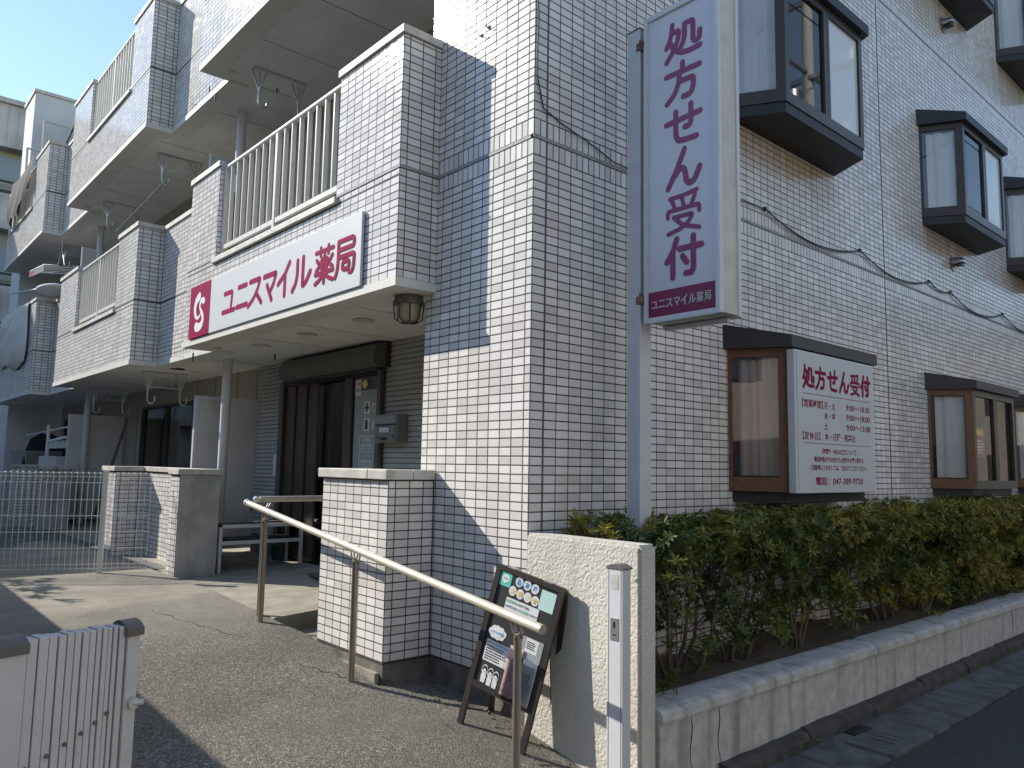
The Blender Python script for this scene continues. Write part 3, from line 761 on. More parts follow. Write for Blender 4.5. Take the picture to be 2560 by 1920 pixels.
bx('frosted_film', (-3.60, .9988, .25), (-3.105, .9996, 1.95), mat('frosted_film', (.34, .40, .38), .5, var=.1, vscale=3), dr)
# stickers on the glass
st = thing('door_stickers', 'white stickers and notices printed on the frosted glass by the mailbox', 'sticker', (-3.4, .998, 1.5))
U_, V_ = (1, 0, 0), (0, 0, 1)
def sq(name, xa, xb, za, zb, m, par, y=.998): return quad(name, (xa, y, za), (xb-xa, 0, 0), (0, 0, zb-za), m, par)
sq('notice', -3.60, -3.49, 1.90, 2.06, PAPER, st); text('110番', INK, st, (-3.59, .9965, 2.0), U_, V_, .035, .09); text('通報', INK, st, (-3.59, .9965, 1.94), U_, V_, .03, .09)
o = MB().tube([(-3.42, .998, 2.01), (-3.42, .994, 2.01)], .045, 20).build('round_badge', YEL, st)
MB().tube([(-3.42, .9938, 2.01), (-3.42, .993, 2.01)], .022, 16).build('badge_centre', PAPER, st)
for zc, ch in ((1.78, '保険'), (1.615, '処方')):
    sq('icon_frame', -3.42, -3.32, zc-.06, zc+.06, PAPER, st)
    text(ch, PAPER, st, (-3.285, .9975, zc-.045), U_, V_, .09, .17, bold=.02)
mb = MB(); mb.box((-3.385, .9955, 1.735), (-3.355, .9965, 1.825)).box((-3.405, .9953, 1.765), (-3.335, .9966, 1.795)); mb.build('cross_mark', CHALK, st)
sq('icon_tablet', -3.395, -3.345, 1.57, 1.66, CHALK, st, .9962)
for zc, a, b in ((1.445, '在宅相談', '健康相談'), (1.295, 'オンライン', '服薬指導対応薬局'), (1.15, '薬剤師の', '在宅訪問します')):
    fr = MB()
    for xa, xb, za, zb in ((-3.49, -3.22, zc+.058, zc+.065), (-3.49, -3.22, zc-.065, zc-.058), (-3.49, -3.482, zc-.058, zc+.058), (-3.228, -3.22, zc-.058, zc+.058)):
        fr.box((xa, .9965, za), (xb, .998, zb))
    fr.build('sticker_border', PAPER, st)
    text(a, PAPER, st, (-3.355, .9975, zc+.008), U_, V_, .036, .15, align='CENTER', bold=.015); text(b, PAPER, st, (-3.355, .9975, zc-.048), U_, V_, .036, .21, align='CENTER', bold=.015)
sq('notice', -3.49, -3.19, .62, .93, PAPER, st, .996); text('ご利用可能な', INK, st, (-3.40, .9935, .87), U_, V_, .03, .19)
mb = MB()
for i in range(3):
    for j in range(3): mb.box((-3.46+i*.09, .994, .66+j*.06), (-3.41+i*.09, .9949, .69+j*.06))
mb.build('payment_marks', NAVY, st)
# goods on show inside
sh = thing('display_shelf', 'shelf of pink and red packets behind the door glass', 'shelf', (-4.5, 1.9, .2))
bx('shelf_board', (-5.3, 1.2, .2), (-3.72, 1.5, .80), DBROWN, sh); bx('shelf_board', (-5.3, 1.25, 1.18), (-4.25, 1.5, 1.20), DBROWN, sh)
for i, (xx, w_, h_, m_) in enumerate([(-5.2, .12, .2, PINK), (-5.0, .14, .24, MAGENTA), (-4.8, .1, .15, NAVY), (-4.66, .16, .22, PINK), (-4.45, .14, .2, MAGENTA), (-4.25, .15, .26, BLACKM)]):
    bx('packet', (xx+.55, 1.2, .80), (xx+.55+w_, 1.4, .80+h_), m_, sh)
for i in range(6): bx('packet', (-5.05+.14*i, 1.28, 1.20), (-4.95+.14*i, 1.4, 1.20+R_.uniform(.2, .34)), R_.choice([PAPER, PINK, PAPER]), sh)
ps = thing('notice_boards', 'posters pinned on the added partition in the dim pharmacy room', 'poster', (-4.5, 1.74, 1.2))
for i in range(7):
    xx = -5.3+.27*i; zz = R_.uniform(.95, 1.45); bx('poster', (xx, 1.738, zz), (xx+.2, 1.748, zz+.28), R_.choice([PAPER, PINK, NAVY, PAPER]), ps)
# roller shutter box
hb = thing('shutter_box', 'dark olive roller shutter box above the shop entrance', 'shutter box', (-3.9, .9, 2.12))
prof = [(.99, 2.13), (.84, 2.13), (.80, 2.16), (.79, 2.25), (.82, 2.33), (.88, 2.355), (.99, 2.358)]
mb = MB(); mb.hull([(-4.90, y, z) for y, z in prof], [(-2.95, y, z) for y, z in prof]); mb.build('hood', SHUT, hb)
bx('guide_slot', (-4.88, .86, 2.105), (-3.0, .93, 2.13), DBROWN, hb)
bx('guide_rail', (-3.06, .91, .2), (-3.005, .9445, 2.13), SHUT, hb); bx('guide_rail', (-5.16, .93, .2), (-5.07, .96, 2.13), SHUT, hb)
bx('end_cap', (-2.95, .93, 2.13), (-2.93, .99, 2.36), DBROWN, hb)
ks = tag(bx('key_box', (-5.24, .93, 1.09), (-5.175, .962, 1.33), PAPER, None, bevel=.004), 'slim white box on the siding left of the shop door', 'box')
# mailbox
mbx = thing('mailbox', 'grey steel mailbox fixed to the siding right of the shop door', 'mailbox', (-2.8, .92, 1.43))
bx('body', (-2.985, .85, 1.435), (-2.615, .962, 1.685), mat('mailbox_steel', (.30, .30, .27), .4, metal=.4), mbx, bevel=.004)
bx('flap', (-2.965, .842, 1.60), (-2.635, .85, 1.665), mat('mailbox_flap', (.38, .38, .36), .3, metal=.5), mbx)
bx('slot_shade', (-2.965, .845, 1.585), (-2.635, .85, 1.598), DBROWN, mbx)
bx('door', (-2.965, .843, 1.445), (-2.635, .85, 1.58), mat('mailbox_door', (.26, .265, .25), .35, metal=.4), mbx)
sq('name_label', -2.885, -2.735, 1.525, 1.565, PAPER, mbx, .8425); text('ユニスマイル薬局', INK, mbx, (-2.81, .841, 1.533), U_, V_, .012, .11, align='CENTER')
for x in (-2.92, -2.67): MB().tube([(x, .843, 1.485), (x, .832, 1.485)], .017, 14).build('dial', STEELP, mbx)
bx('latch', (-2.86, .835, 1.455), (-2.76, .843, 1.478), BLACKM, mbx)
# downlights
for i, x in enumerate((-2.206, -3.16, -4.105)):
    d = thing('downlight', 'round recessed downlight in the entrance soffit, %s' % ('closest to the corner pier', 'middle of the three', 'farthest from the corner pier')[i], 'downlight', (x, .24, 2.372), 'downlights over the shop entrance')
    MB().tube([(x, .24, 2.372), (x, .24, 2.366)], .088, 28).build('trim_ring', mat('pale_trim', (.45, .42, .34), .4), d)
    MB().tube([(x, .24, 2.3655), (x, .24, 2.3645)], .066, 28).build('lens', mat('lens', (.62, .58, .46), .3), d)
# caged bulkhead lamp on the soffit
lp = thing('bulkhead_lamp', 'rusty round bulkhead lamp with wire guard under the balcony corner', 'lamp', (-1.11, -.06, 2.35))
cx, cy = -1.12, -.06
MB().tube([(cx, cy, 2.372), (cx, cy, 2.30)], .095, 24).tube([(cx, cy, 2.305), (cx, cy, 2.285)], .105, 24).build('housing', mat('lamp_housing', (.13, .12, .09), .5, var=.4, vscale=30), lp)
MB().tube([(cx, cy, 2.285), (cx, cy, 2.24), (cx, cy, 2.20), (cx, cy, 2.18)], .08, 24, rs=[.078, .076, .068, .05]).build('globe', mat('yellowed_glass', (.34, .31, .19), .25), lp)
for k in range(4):
    a = math.pi/4*k+.3; c, s_ = math.cos(a), math.sin(a)
    MB().tube([(cx-c*.1, cy-s_*.1, 2.285), (cx-c*.09, cy-s_*.09, 2.19), (cx-c*.05, cy-s_*.05, 2.165), (cx+c*.05, cy+s_*.05, 2.165), (cx+c*.09, cy+s_*.09, 2.19), (cx+c*.1, cy+s_*.1, 2.285)], .0045, 6).build('guard_wire', BLACKM, lp)
# laundry pole brackets under the soffits
def bracket(x, y0, y1, z, label):
    t = thing('laundry_bracket', label, 'laundry bracket', (x, y0, z), 'laundry pole brackets on the soffits')
    r = .0095
    MB().box((x-.02, y0-.06, z-.012), (x+.02, y1+.06, z)).build('ceiling_bar', ALU, t)
    for y in (y0, y1):
        MB().tube([(x-.06, y-.055, z-.01), (x, y, z-.25)], r).build('strut', ALU, t); MB().tube([(x+.06, y+.055, z-.01), (x, y, z-.25)], r).build('strut', ALU, t)
        pts = [(x, y, z-.05), (x, y, z-.36)]+[(x, y+.045-.045*math.cos(a), z-.36-.05*math.sin(a)) for a in [math.pi*i/8 for i in range(1, 9)]]+[(x, y+.09, z-.32)]
        MB().tube(pts, r*1.1).build('hook', ALU, t)
    b = MB().tube([(x, y0, z-.2), (x, y1, z-.2)], .006)
    for i in range(1, 4): b.tube([(x, y0+(y1-y0)*i/4, z-.2), (x, y0+(y1-y0)*i/4, z-.16)], .004)
    b.build('crossbar', ALU, t)
bracket(-4.27, .14, .57, 5.237, 'laundry bracket under the third floor balcony nearest the corner')
bracket(-7.28, .14, .56, 5.237, 'laundry bracket holding the pole, right of the two under the middle third floor balcony')
bracket(-9.87, .13, .56, 5.237, 'laundry bracket at the left end of the pole under the third floor balcony')
bracket(-7.31, .15, .55, 2.372, 'laundry bracket above the ground floor window, right of the pair')
bracket(-10.25, .22, .64, 2.372, 'laundry bracket above the ground floor partition, left of the pair')
bracket(-13.1, .2, .6, 5.237, 'laundry bracket under the farthest third floor balcony')
pt = [(-7.30, .17, 4.86), (-9.95, .30, 4.83)]
tag(MB().tube(pt, .013).tube([pt[0], (-7.22, .165, 4.862)], .022).tube([pt[1], (-10.0, .302, 4.829)], .02).build('laundry_pole', ALU), 'long grey laundry pole resting across two hooks', 'pole')
# small drip pipes / screws in the soffit
for i, (x, y, z) in enumerate([(-5.1, .0, 5.2), (-4.95, -.12, 5.2), (-4.55, .45, 5.23), (-5.0, -.1, 2.35), (-5.3, .0, 2.36), (-4.6, .6, 2.37)]):
    tag(MB().tube([(x, y, z), (x, y, z-.06)], .008).build('drip_pipe', BLACKM), 'tiny black drip pipe in the %s' % ('third floor soffit near the round column', 'third floor soffit at the notch', 'third floor soffit behind the laundry bracket', 'entrance soffit at the sign logo end', 'entrance soffit just left of the other one', 'entrance soffit near the back wall')[i], 'drip pipe', 'drip pipes in the soffits')

# ------------------------------------------------------------------ signs
# long shop sign along the balcony
fs = thing('shop_sign', 'long white shop sign with magenta lettering across the balcony front', 'sign', (-2.9, YB, 2.4))
bx('board', (-3.97, YB-.028, 2.40), (-1.30, YB-.008, 2.905), SIGNW, fs, bevel=.003)
bx('logo_panel', (-4.50, YB-.0285, 2.40), (-3.972, YB-.008, 2.905), mat('magenta_panel', (.27, .003, .062), .6, spec=.05), fs, bevel=.003)
yt = YB-.0285
tf = lambda x, y, l: (x, yt-.0004-.00012*l, -y)
cells = [(a, -2.772, b, -2.50) for a, b in ((-3.665, -3.385), (-3.355, -3.12), (-3.115, -2.83), (-2.82, -2.565), (-2.555, -2.32), (-2.30, -2.0), (-1.94, -1.66), (-1.645, -1.36))]
o = glyphs('ユニスマイル薬局', cells, .044, tf, r=8).build('lettering', mat('magenta_sign_print', (.27, .003, .062), .6, spec=.05), fs); fix_normals(o, (0, -1, 0))
lg = MB()
def L3(p): return (p[0], yt-.0012-L3.k*.0002, p[1])
L3.k = 1
def vstroke(pts):
    L3.k += 1
    P = [(x, z) for x, z, w_ in pts]; ws = [w_ for _, _, w_ in pts]
    # refine with catmull-rom
    Q, Wd = [], []
    for i in range(len(P)-1):
        p0, p1, p2, p3 = [Vector(P[max(0, min(len(P)-1, i+j))]) for j in (-1, 0, 1, 2)]
        for t in (0, .25, .5, .75):
            q = .5*((2*p1)+(p2-p0)*t+(2*p0-5*p1+4*p2-p3)*t*t+(3*p1-p0-3*p2+p3)*t**3); Q.append(tuple(q)); Wd.append(ws[i]+(ws[i+1]-ws[i])*t)
    Q.append(P[-1]); Wd.append(ws[-1]); stroke(lg, Q, Wd, L3)
X0, Z0_ = -4.235, 2.655
vstroke([(X0-.02, Z0_+.13, .042), (X0-.09, Z0_+.09, .034), (X0-.115, Z0_+.02, .030), (X0-.09, Z0_-.045, .024), (X0-.035, Z0_-.075, .015), (X0+.03, Z0_-.05, .011), (X0+.045, Z0_+.0, .009)])
vstroke([(X0+.10, Z0_+.075, .034), (X0+.045, Z0_+.085, .022), (X0+.01, Z0_+.045, .016), (X0+.03, Z0_-.0, .015), (X0+.075, Z0_-.04, .022), (X0+.10, Z0_-.1, .028), (X0+.06, Z0_-.155, .034), (X0-.02, Z0_-.165, .042), (X0-.06, Z0_-.155, .045)])
o = lg.build('emblem', WHITE, fs); fix_normals(o, (0, -1, 0))
# upright box sign on its pole
bs = thing('box_sign', 'tall white illuminated box sign with purple vertical lettering on a pole', 'sign', (.63, .6, 2.04))
bx0, bx1, by0, by1, bz0, bz1 = .378, .878, .50, .70, 2.043, 3.835
bx('body', (bx0+.012, by0+.018, bz0+.008), (bx1-.01, by1-.018, bz1-.008), mat('sign_body', (.60, .585, .53), .5, var=.15, vscale=10, streak=.5, dirt=(.36, .31, .22)), bs)
for y, dd in ((by0, 1), (by1, -1)):
    ya, yb_ = sorted((y, y+.03*dd))
    fr = MB(); t = .03
    fr.box((bx0, ya, bz0), (bx0+t, yb_, bz1)).box((bx1-t, ya, bz0), (bx1, yb_, bz1)).box((bx0+t, ya, bz0), (bx1-t, yb_, bz0+t)).box((bx0+t, ya, bz1-t), (bx1-t, yb_, bz1))
    fr.build('rim', ALUW, bs, bevel=.005)
bx('face', (bx0+.03, by0+.012, bz0+.03), (bx1-.03, by0+.016, bz1-.03), BOXW, bs)
bx('face', (bx0+.03, by1-.016, bz0+.03), (bx1-.03, by1-.012, bz1-.03), BOXW, bs)
bx('name_band', (bx0+.03, by0+.010, bz0+.03), (bx1-.03, by0+.0125, 2.216), mat('plum_band', (.20, .006, .06), .3), bs)
bx('bottom_rail', (bx0+.03, by1-.05, bz0-.02), (bx1-.06, by1-.015, bz0-.0), ALUW, bs)
cells = []
top = 3.735
for i in range(6): cells.append((.522, -(top-.2475*i), .765, -(top-.2475*i-.228)))
o = glyphs('処方せん受付', cells, .0335, lambda x, y, l: (x, by0+.0115-.00012*l, -y), r=9).build('lettering', mat('plum_print', (.24, .010, .10), .35), bs); fix_normals(o, (0, -1, 0))
nm = [(.43+.0495*i, -2.172, .43+.0495*i+.042, -2.118) for i in range(8)]
o = glyphs('ユニスマイル薬局', nm, .0072, lambda x, y, l: (x, by0+.0095-.00010*l, -y), r=8).build('lettering', mat('grey_print', (.5, .47, .5), .4), bs); fix_normals(o, (0, -1, 0))
sp = thing('sign_pole', 'square grey steel pole carrying the tall box sign', 'pole', (.31, .55, .1))
bx('pole', (.262, .50, .05), (.355, .60, 3.80), POLEM, sp, bevel=.003)
bx('cap', (.259, .497, 3.795), (.358, .603, 3.803), RUST, sp)
for z in (2.16, 3.66): bx('clamp', (.33, .495, z), (.385, .56, z+.045), RUST, sp, bevel=.002)
for z in (2.205, 3.7): MB().tube([(.36, .50, z), (.36, .50, z+.02)], .009, 8).build('bolt', RUST, sp)
# opening hours board on the front of the first bay window
hbd = thing('hours_board', 'white opening hours board with magenta Japanese text on the brown bay window', 'sign', (.42, 2.7, 1.1))
xb = .425
bx('case', (.362, 2.075, 1.095), (xb-.004, 3.30, 2.085), ALUW, hbd, bevel=.008)
bx('face', (xb-.006, 2.10, 1.125), (xb, 3.285, 2.075), SIGNW, hbd)
UB, VB = (0, 1, 0), (0, 0, 1)
cells = [(2.175+.178*i, -1.99, 2.175+.178*i+.162, -1.825) for i in range(6)]
o = glyphs('処方せん受付', cells, .026, lambda x, y, l: (xb+.0004+.00012*l, x, -y), r=8).build('heading', MAGENTA, hbd); fix_normals(o, (1, 0, 0))
for z in (1.787, 1.443): bx('rule', (xb, 2.18, z-.002), (xb+.0012, 3.21, z+.002), MAGENTA, hbd)
xt = xb+.001
def T(s_, y, z, h, w_, al='LEFT', b=.018): return text(s_, MAGENTA, hbd, (xt, y, z), UB, VB, h, w_, align=al, bold=b)
T('【営業時間】', 2.16, 1.69, .058, .30); T('月・火', 2.475, 1.69, .055, .17); T('9:00〜18:30', 2.815, 1.70, .045, .395)
T('水・金', 2.475, 1.617, .055, .17); T('9:00〜18:00', 2.815, 1.627, .045, .395)
T('土', 2.475, 1.545, .05, .05); T('9:00〜13:00', 2.815, 1.552, .045, .395)
T('【定休日】', 2.16, 1.465, .058, .25); T('木・日曜・祝祭日', 2.475, 1.468, .055, .47)
T('【時間外・休日の連絡について】', 2.695, 1.37, .04, .52, 'CENTER'); T('開局時間以外の処方せん受付やお薬に関する', 2.695, 1.312, .04, .76, 'CENTER'); T('ご相談等につきましては、下記までご連絡ください。', 2.695, 1.254, .04, .88, 'CENTER')
T('電話：047-389-9720', 2.695, 1.15, .06, .73, 'CENTER', .02)
# posters inside the second bay window and the one after
wp = thing('window_poster', 'pink and yellow campaign poster inside the second bay window', 'poster', (.34, 5.9, 1.5))
quad('sheet', (.335, 5.80, 1.42), (0, .26, 0), (0, 0, .30), mat('poster_pink', (.55, .1, .25), .5), wp)
quad('patch', (.3365, 5.82, 1.64), (0, .22, 0), (0, 0, .06), YEL, wp); mb = MB(); lines(mb, (.3372, 5.83, 1.45), (0, 1, 0), (0, 0, 1), (1, 0, 0), .2, .15, 5, R_); mb.build('print', PAPER, wp)
wq = thing('window_notice', 'white paper notice inside the third bay window', 'poster', (.34, 8.6, 1.5))
quad('sheet', (.30, 8.48, 1.45), (0, .5, 0), (0, 0, .28), PAPER, wq)
mb = MB(); lines(mb, (.3018, 8.5, 1.48), (0, 1, 0), (0, 0, 1), (1, 0, 0), .45, .22, 5, R_); mb.build('print', NAVY, wq)

# ------------------------------------------------------------------ vents, cable
for i, (y, z) in enumerate(((6.42, 6.407), (6.41, 3.585))):
    v = thing('wall_vent', 'round steel hood vent on the tiled wall, %s' % ('upper one below the third floor window', 'lower one above the telephone cable')[i], 'vent', (0, y, z), 'hood vents on the street side wall')
    MB().tube([(.006, y, z), (.014, y, z)], .095, 24).build('flange', STEELP, v)
    mb = MB(); n = 14; rows = []
    for k in range(7):
        a = math.pi/2*k/6; rr = .072; 
        rows.append([(.014+.11*math.sin(a)+.0, y+rr*math.cos(t)*(1 if True else 0)*math.cos(a*.55), z+.0+rr*max(math.sin(t), -.25)*math.cos(a*.9)) for t in [math.pi*2*j/n for j in range(n)]])
    vs = [p for r in rows for p in r]; fsx = [(k*n+j, k*n+(j+1) % n, (k+1)*n+(j+1) % n, (k+1)*n+j) for k in range(6) for j in range(n)]
    mb.add(vs, fsx, True).add(rows[-1], [tuple(range(n))]); mb.build('hood', ALU, v)
    bx('mouth', (.03, y-.05, z-.035), (.10, y+.05, z-.02), BLACKM, v)
def sag(pts, rnd=.004, drop=.0):
    out = []
    for i in range(len(pts)-1):
        p, q = Vector(pts[i]), Vector(pts[i+1]); l = (q-p).length
        for t in [j/8 for j in range(8)]:
            s_ = p.lerp(q, t); s_.z -= drop*l*4*t*(1-t); out.append(s_)
    out.append(Vector(pts[-1])); return out
cn = [(.012, .006, 3.90), (.014, .012, 3.82), (.014, .004, 3.62), (.014, .008, 3.45), (.016, .055, 3.28), (.014, .19, 3.24), (.02, .34, 3.205), (.014, .5, 3.178), (.014, .66, 3.135), (.014, .82, 3.13)]
cb = thing('wall_cable', 'black telephone cable drooping along the street side wall', 'cable', (.01, 2, 3.2))
far = [(.014, .82, 3.13), (.016, 1.5, 3.22), (.016, 2.43, 3.255)]
MB().tube([(.010, -.004, 4.4), (.012, .002, 4.15)]+cn+far[1:], .0045, 6).build('cable', CABLE, cb)
anch = [(.016, 2.43, 3.255), (.016, 4.05, 3.255), (.016, 5.66, 3.245), (.016, 6.25, 3.23), (.016, 7.98, 3.235), (.016, 9.6, 3.24), (.016, 12.5, 3.2)]
for d, dz in ((.0, 0), (.012, -.008)):
    pts = []
    for i in range(len(anch)-1):
        p, q = Vector(anch[i]), Vector(anch[i+1]); l = (q-p).length
        for j in range(10):
            t = j/10; s_ = p.lerp(q, t); s_.z -= (.075+d)*l*4*t*(1-t)*.9; s_.x += .004*math.sin(j); pts.append(s_)
    pts.append(Vector(anch[-1])); MB().tube([p+Vector((d*.5, 0, dz*0)) for p in pts], .005, 6).build('cable', CABLE, cb)
for a in anch[:5]: MB().box((.004, a[1]-.012, a[2]-.012), (.028, a[1]+.012, a[2]+.016)).build('clip', BLACKM, cb)
hk = [(3.62+.0, 3.325), (5.0, 3.235)]
for i, (y, z) in enumerate([(3.3, 3.31), (4.95, 3.30)]):
    tag(MB().tube([(.006, y, z), (.03, y, z-.015), (.035, y+.02, z-.01), (.03, y+.04, z+.015)], .004, 6).build('wall_hook', ALU), 'small steel hook in the tiled wall, %s' % ('left one below the big bay window', 'right one past the wall joint')[i], 'hook', 'small hooks on the tiled wall')

# ------------------------------------------------------------------ low walls at the entrance
def corner_piece(): pass
lw = thing('entrance_wall', 'low white tiled wall with cream coping by the handrail and corner pier', 'wall', (-1.26, -.17, 0))
bx('core', (-1.66, -.335, .088), (-.86, -.002, 1.148), GROUT, lw)
bx('plinth', (-1.655, -.331, -.3), (-.864, -.004, .0885), CONC_D, lw)
LW = []
tiles((0, -.335), (1, 0), (0, -1), [-1.66+.1*i for i in range(9)], .09, 1.147, out=LW)
tiles((-.86, 0), (0, 1), (1, 0), [-.335, -.285, -.185, -.085, -.008], .09, 1.147, out=LW)
lay_tiles(LW, lw, 300)
for a, b in ((-1.685, -1.06), (-1.054, -.838)): bx('coping', (a, -.365, 1.152), (b, -.335+.16, 1.212), CAPM, lw, bevel=.005)
for a, b in ((-.172, -.012),): bx('coping', (-1.0, a, 1.152), (-.838, b, 1.212), CAPM, lw, bevel=.005)
bx('coping', (-1.685, -.172, 1.152), (-1.004, -.012, 1.212), CAPM, lw, bevel=.005)
def garden_wall(xe, name_label, conc=True, zt=1.165, xl=None, zb=.0):
    t = thing('garden_wall', name_label, 'wall', (xe-.12, -.1, zb), 'low tiled garden walls along the terraces')
    bx('core', (xe-.25, -.33, zb-.3), (xe-.004, .05, zt-.055), GROUT, t)
    bx('render', (xe-.004, -.327, zb-.3), (xe, .052, zt-.055), mat('grey_render', (.50, .485, .45), .85, var=.35, vscale=4, bump=.25, bscale=70, streak=.4, dirt=(.2, .18, .15)), t)
    bx('core', (xe-2.15, 0.0, zb-.3), (xe-.25, .12, zt-.055), GROUT, t)
    L_ = []
    tiles((0, -.33), (1, 0), (0, -1), [xe-.25, xe-.15, xe-.05, xe-.004], zb-.05, zt-.056, out=L_)
    tiles((0, 0), (1, 0), (0, -1), seq(xe-2.15, xe-.25, .1), zb-.05, zt-.056, out=L_)
    x2 = xe-2.15
    bx('core', (x2-.5, -.33, zb-.3), (x2, .12, zt-.055), GROUT, t)
    tiles((x2, 0), (0, 1), (1, 0), [-.33, -.28, -.18, -.08, -.0], zb-.05, zt-.056, out=L_)
    tiles((0, -.33), (1, 0), (0, -1), seq(x2-.5, x2, .1), zb-.05, zt-.056, out=L_)
    lay_tiles(L_, t, 300)
    for a, b, c, d in ((xe-.27, -.355, xe+.02, -.14), (xe-.27, -.135, xe+.02, .075), (xe-2.13, -.025, xe-.275, .145), (x2-.52, -.355, x2+.02, -.03), (x2-.52, -.025, x2+.015, .145)):
        bx('coping', (a, b, zt-.052), (c, d, zt), CAPM, t, bevel=.004)
    return t
garden_wall(-4.471, 'low tiled wall with a plain grey rendered end left of the shop door', zb=.15)
garden_wall(-10.6, 'low tiled wall with grey rendered end seen through the mesh fence', zt=1.13, zb=.15)

# ------------------------------------------------------------------ handrails
hr = thing('handrail', 'champagne metal handrail sloping down the ramp on round bronze posts', 'handrail', (-.98, -.47, 0))
HA = Vector((.606, -.47, .546)); HB = Vector((-2.53, -.47, .937)); hd = (HB-HA).normalized()
jm = HA+hd*1.66
MB().tube([HA, jm-hd*.0015], .0215, 24).tube([jm+hd*.0015, HB], .0215, 24).build('rail', STEELC, hr)
MB().tube([HA+hd*.002, HA-hd*.006], .0225, 24).build('end_cap', mat('end_cap', (.42, .36, .29), .4, metal=.3), hr)
MB().sphere(HB+hd*.035, .027, 16).tube([HB, HB+hd*.02], .019, 16).build('elbow', ALUW, hr)
def rail_post(x, y, zr, dirn, par, top=.072):
    zt = zr-.021-top; g = gz(x)-.02
    MB().tube([(x, y, g), (x, y, zt)], .0185, 20).build('post', STEELP, par)
    mb = MB()
    mb.tube([(x, y, zt), (x, y, zt+.012)], .0195, 20).tube([(x, y-.004, zt+.01), (x, y, zt+.03)], .011, 10)
    mb.tube([(x, y-.022, zt+.02), (x, y+.022, zt+.02)], .008, 10)
    mb.build('bracket_base', STEELP, par)
    d = Vector(dirn)
    for sgn in (-1, 1):
        for off in (-.009, .009):
            p0 = Vector((x, y+off, zt+.022)); p2 = Vector((x, y+off, zr-.017))+d*.042*sgn; p1 = p0.lerp(p2, .45)-Vector((0, 0, .008))+d*.006*sgn
            MB().tube([p0, p1, p2], .0045, 8, rs=[.006, .005, .0035]).build('fork', STEELP, par)
def zr_at(x): t = (x-HA.x)/hd.x; return (HA+hd*t).z
for x in (.452, -.975, -2.235): rail_post(x, -.47, zr_at(x), hd, hr)
h2 = thing('door_handrail', 'level shaded handrail running back from the ramp towards the shop door', 'handrail', (-2.42, .3, .15))
MB().tube([(-2.42, -.44, .972), (-2.42, 1.0-.05, .972)], .0215, 24).build('rail', STEELC, h2)
MB().sphere((-2.42, -.465, .972), .024, 14).build('elbow', ALUW, h2)
for y in (-.40, .75): rail_post(-2.42, y, .972, (0, 1, 0), h2)

# ------------------------------------------------------------------ rough rendered wall, gate post, planter
sw = thing('stucco_wall', 'short cream stucco wall with chamfered top at the street corner', 'wall', (.39, .03, 0))
bm = bmesh.new(); bmesh.ops.create_cube(bm, size=1)
for v in bm.verts:
    v.co.x = .0045+(v.co.x+.5)*(.777-.0045); v.co.y = -.02+(v.co.y+.5)*.125; v.co.z = -.45+(v.co.z+.5)*(.45+.893)
bmesh.ops.bevel(bm, geom=[e for e in bm.edges if all(v.co.z > .8 for v in e.verts) or (abs(e.verts[0].co.z-e.verts[1].co.z) > .5)], offset=.014, segments=2, affect='EDGES')
me = bpy.data.meshes.new('body'); bm.to_mesh(me); bm.free(); link('body', me, STUCCO, sw)
gp = thing('gate_post', 'white aluminium gate catch post with steel lock plate before the stucco wall', 'gate post', (.72, -.1, -.2))
bx('post', (.675, -.128, -.3), (.768, -.072, .795), ALUW, gp, bevel=.003)
for x in (.682, .755): bx('groove', (x, -.1292, -.3), (x+.004, -.128, .79), mat('groove_grey', (.35, .35, .36), .5), gp)
bx('lock_plate', (.697, -.1305, .475), (.745, -.128, .575), ALU, gp, bevel=.0006)
bx('key_slot', (.714, -.1312, .53), (.726, -.1303, .558), BLACKM, gp); bx('key_slot', (.711, -.1312, .497), (.731, -.1303, .503), BLACKM, gp)
bx('label', (.698, -.1292, .70), (.744, -.1281, .765), mat('faded_label', (.55, .54, .5), .6, var=.3, vscale=60), gp)
arc = [(.668+.107*t, .795+.026*math.sin(math.pi*(.12+.76*t))-.009) for t in [i/10 for i in range(11)]]
MB().hull([(x, -.132, z) for x, z in arc]+[(.775, -.132, .79), (.668, -.132, .79)], [(x, -.066, z) for x, z in arc]+[(.775, -.066, .79), (.668, -.066, .79)]).build('cap', CAPG, gp)
pw = thing('planter_wall', 'stained concrete planter wall with worn rounded top running along the street', 'planter wall', (.7, 4, .1))
mb = MB(); ys = fine(.1, 12.5, 400); prof = [(.60, -.2), (.60, .135), (.615, .147), (.66, .151), (.77, .149), (.797, .142), (.812, .128), (.815, .095), (.810, .083), (.799, .080), (.797, .05), (.797, -.1), (.797, -.35)]
n = len(prof); V = []
for y in ys:
    dz = -.0032*y
    for (px, pz) in prof: V.append((px+R_.uniform(-.0005, .0005), y, pz+dz*(pz > 0)+R_.uniform(-.0005, .0005)))
mb.add(V, [(j*n+q, j*n+q+1, (j+1)*n+q+1, (j+1)*n+q) for j in range(len(ys)-1) for q in range(n-1)]+[tuple(range(n))], False); mb.build('body', mat('stained_planter', (.56, .54, .50), .9, var=.45, vscale=14, bump=.8, bscale=110, streak=.7, dirt=(.16, .148, .13), col2=(.44, .42, .39)), pw)
for y in (.33, .56, 5.05):
    pts = [(.7985, y+.012*math.sin(i*1.3+y)+.02*i*.1, .075-.05*i) for i in range(8)]
    MB().tube(pts, .003, 4, rs=[.0022+.0012*math.sin(i) for i in range(8)]).build('crack', INK, pw)
sheet('soil', fine(.0, .61, 6), fine(.1, 12.5, 80), lambda x, y: .088+.012*math.sin(x*9+y*3)+.01*math.sin(y*7.1+x*2)+.02*(x/.6), SOIL)
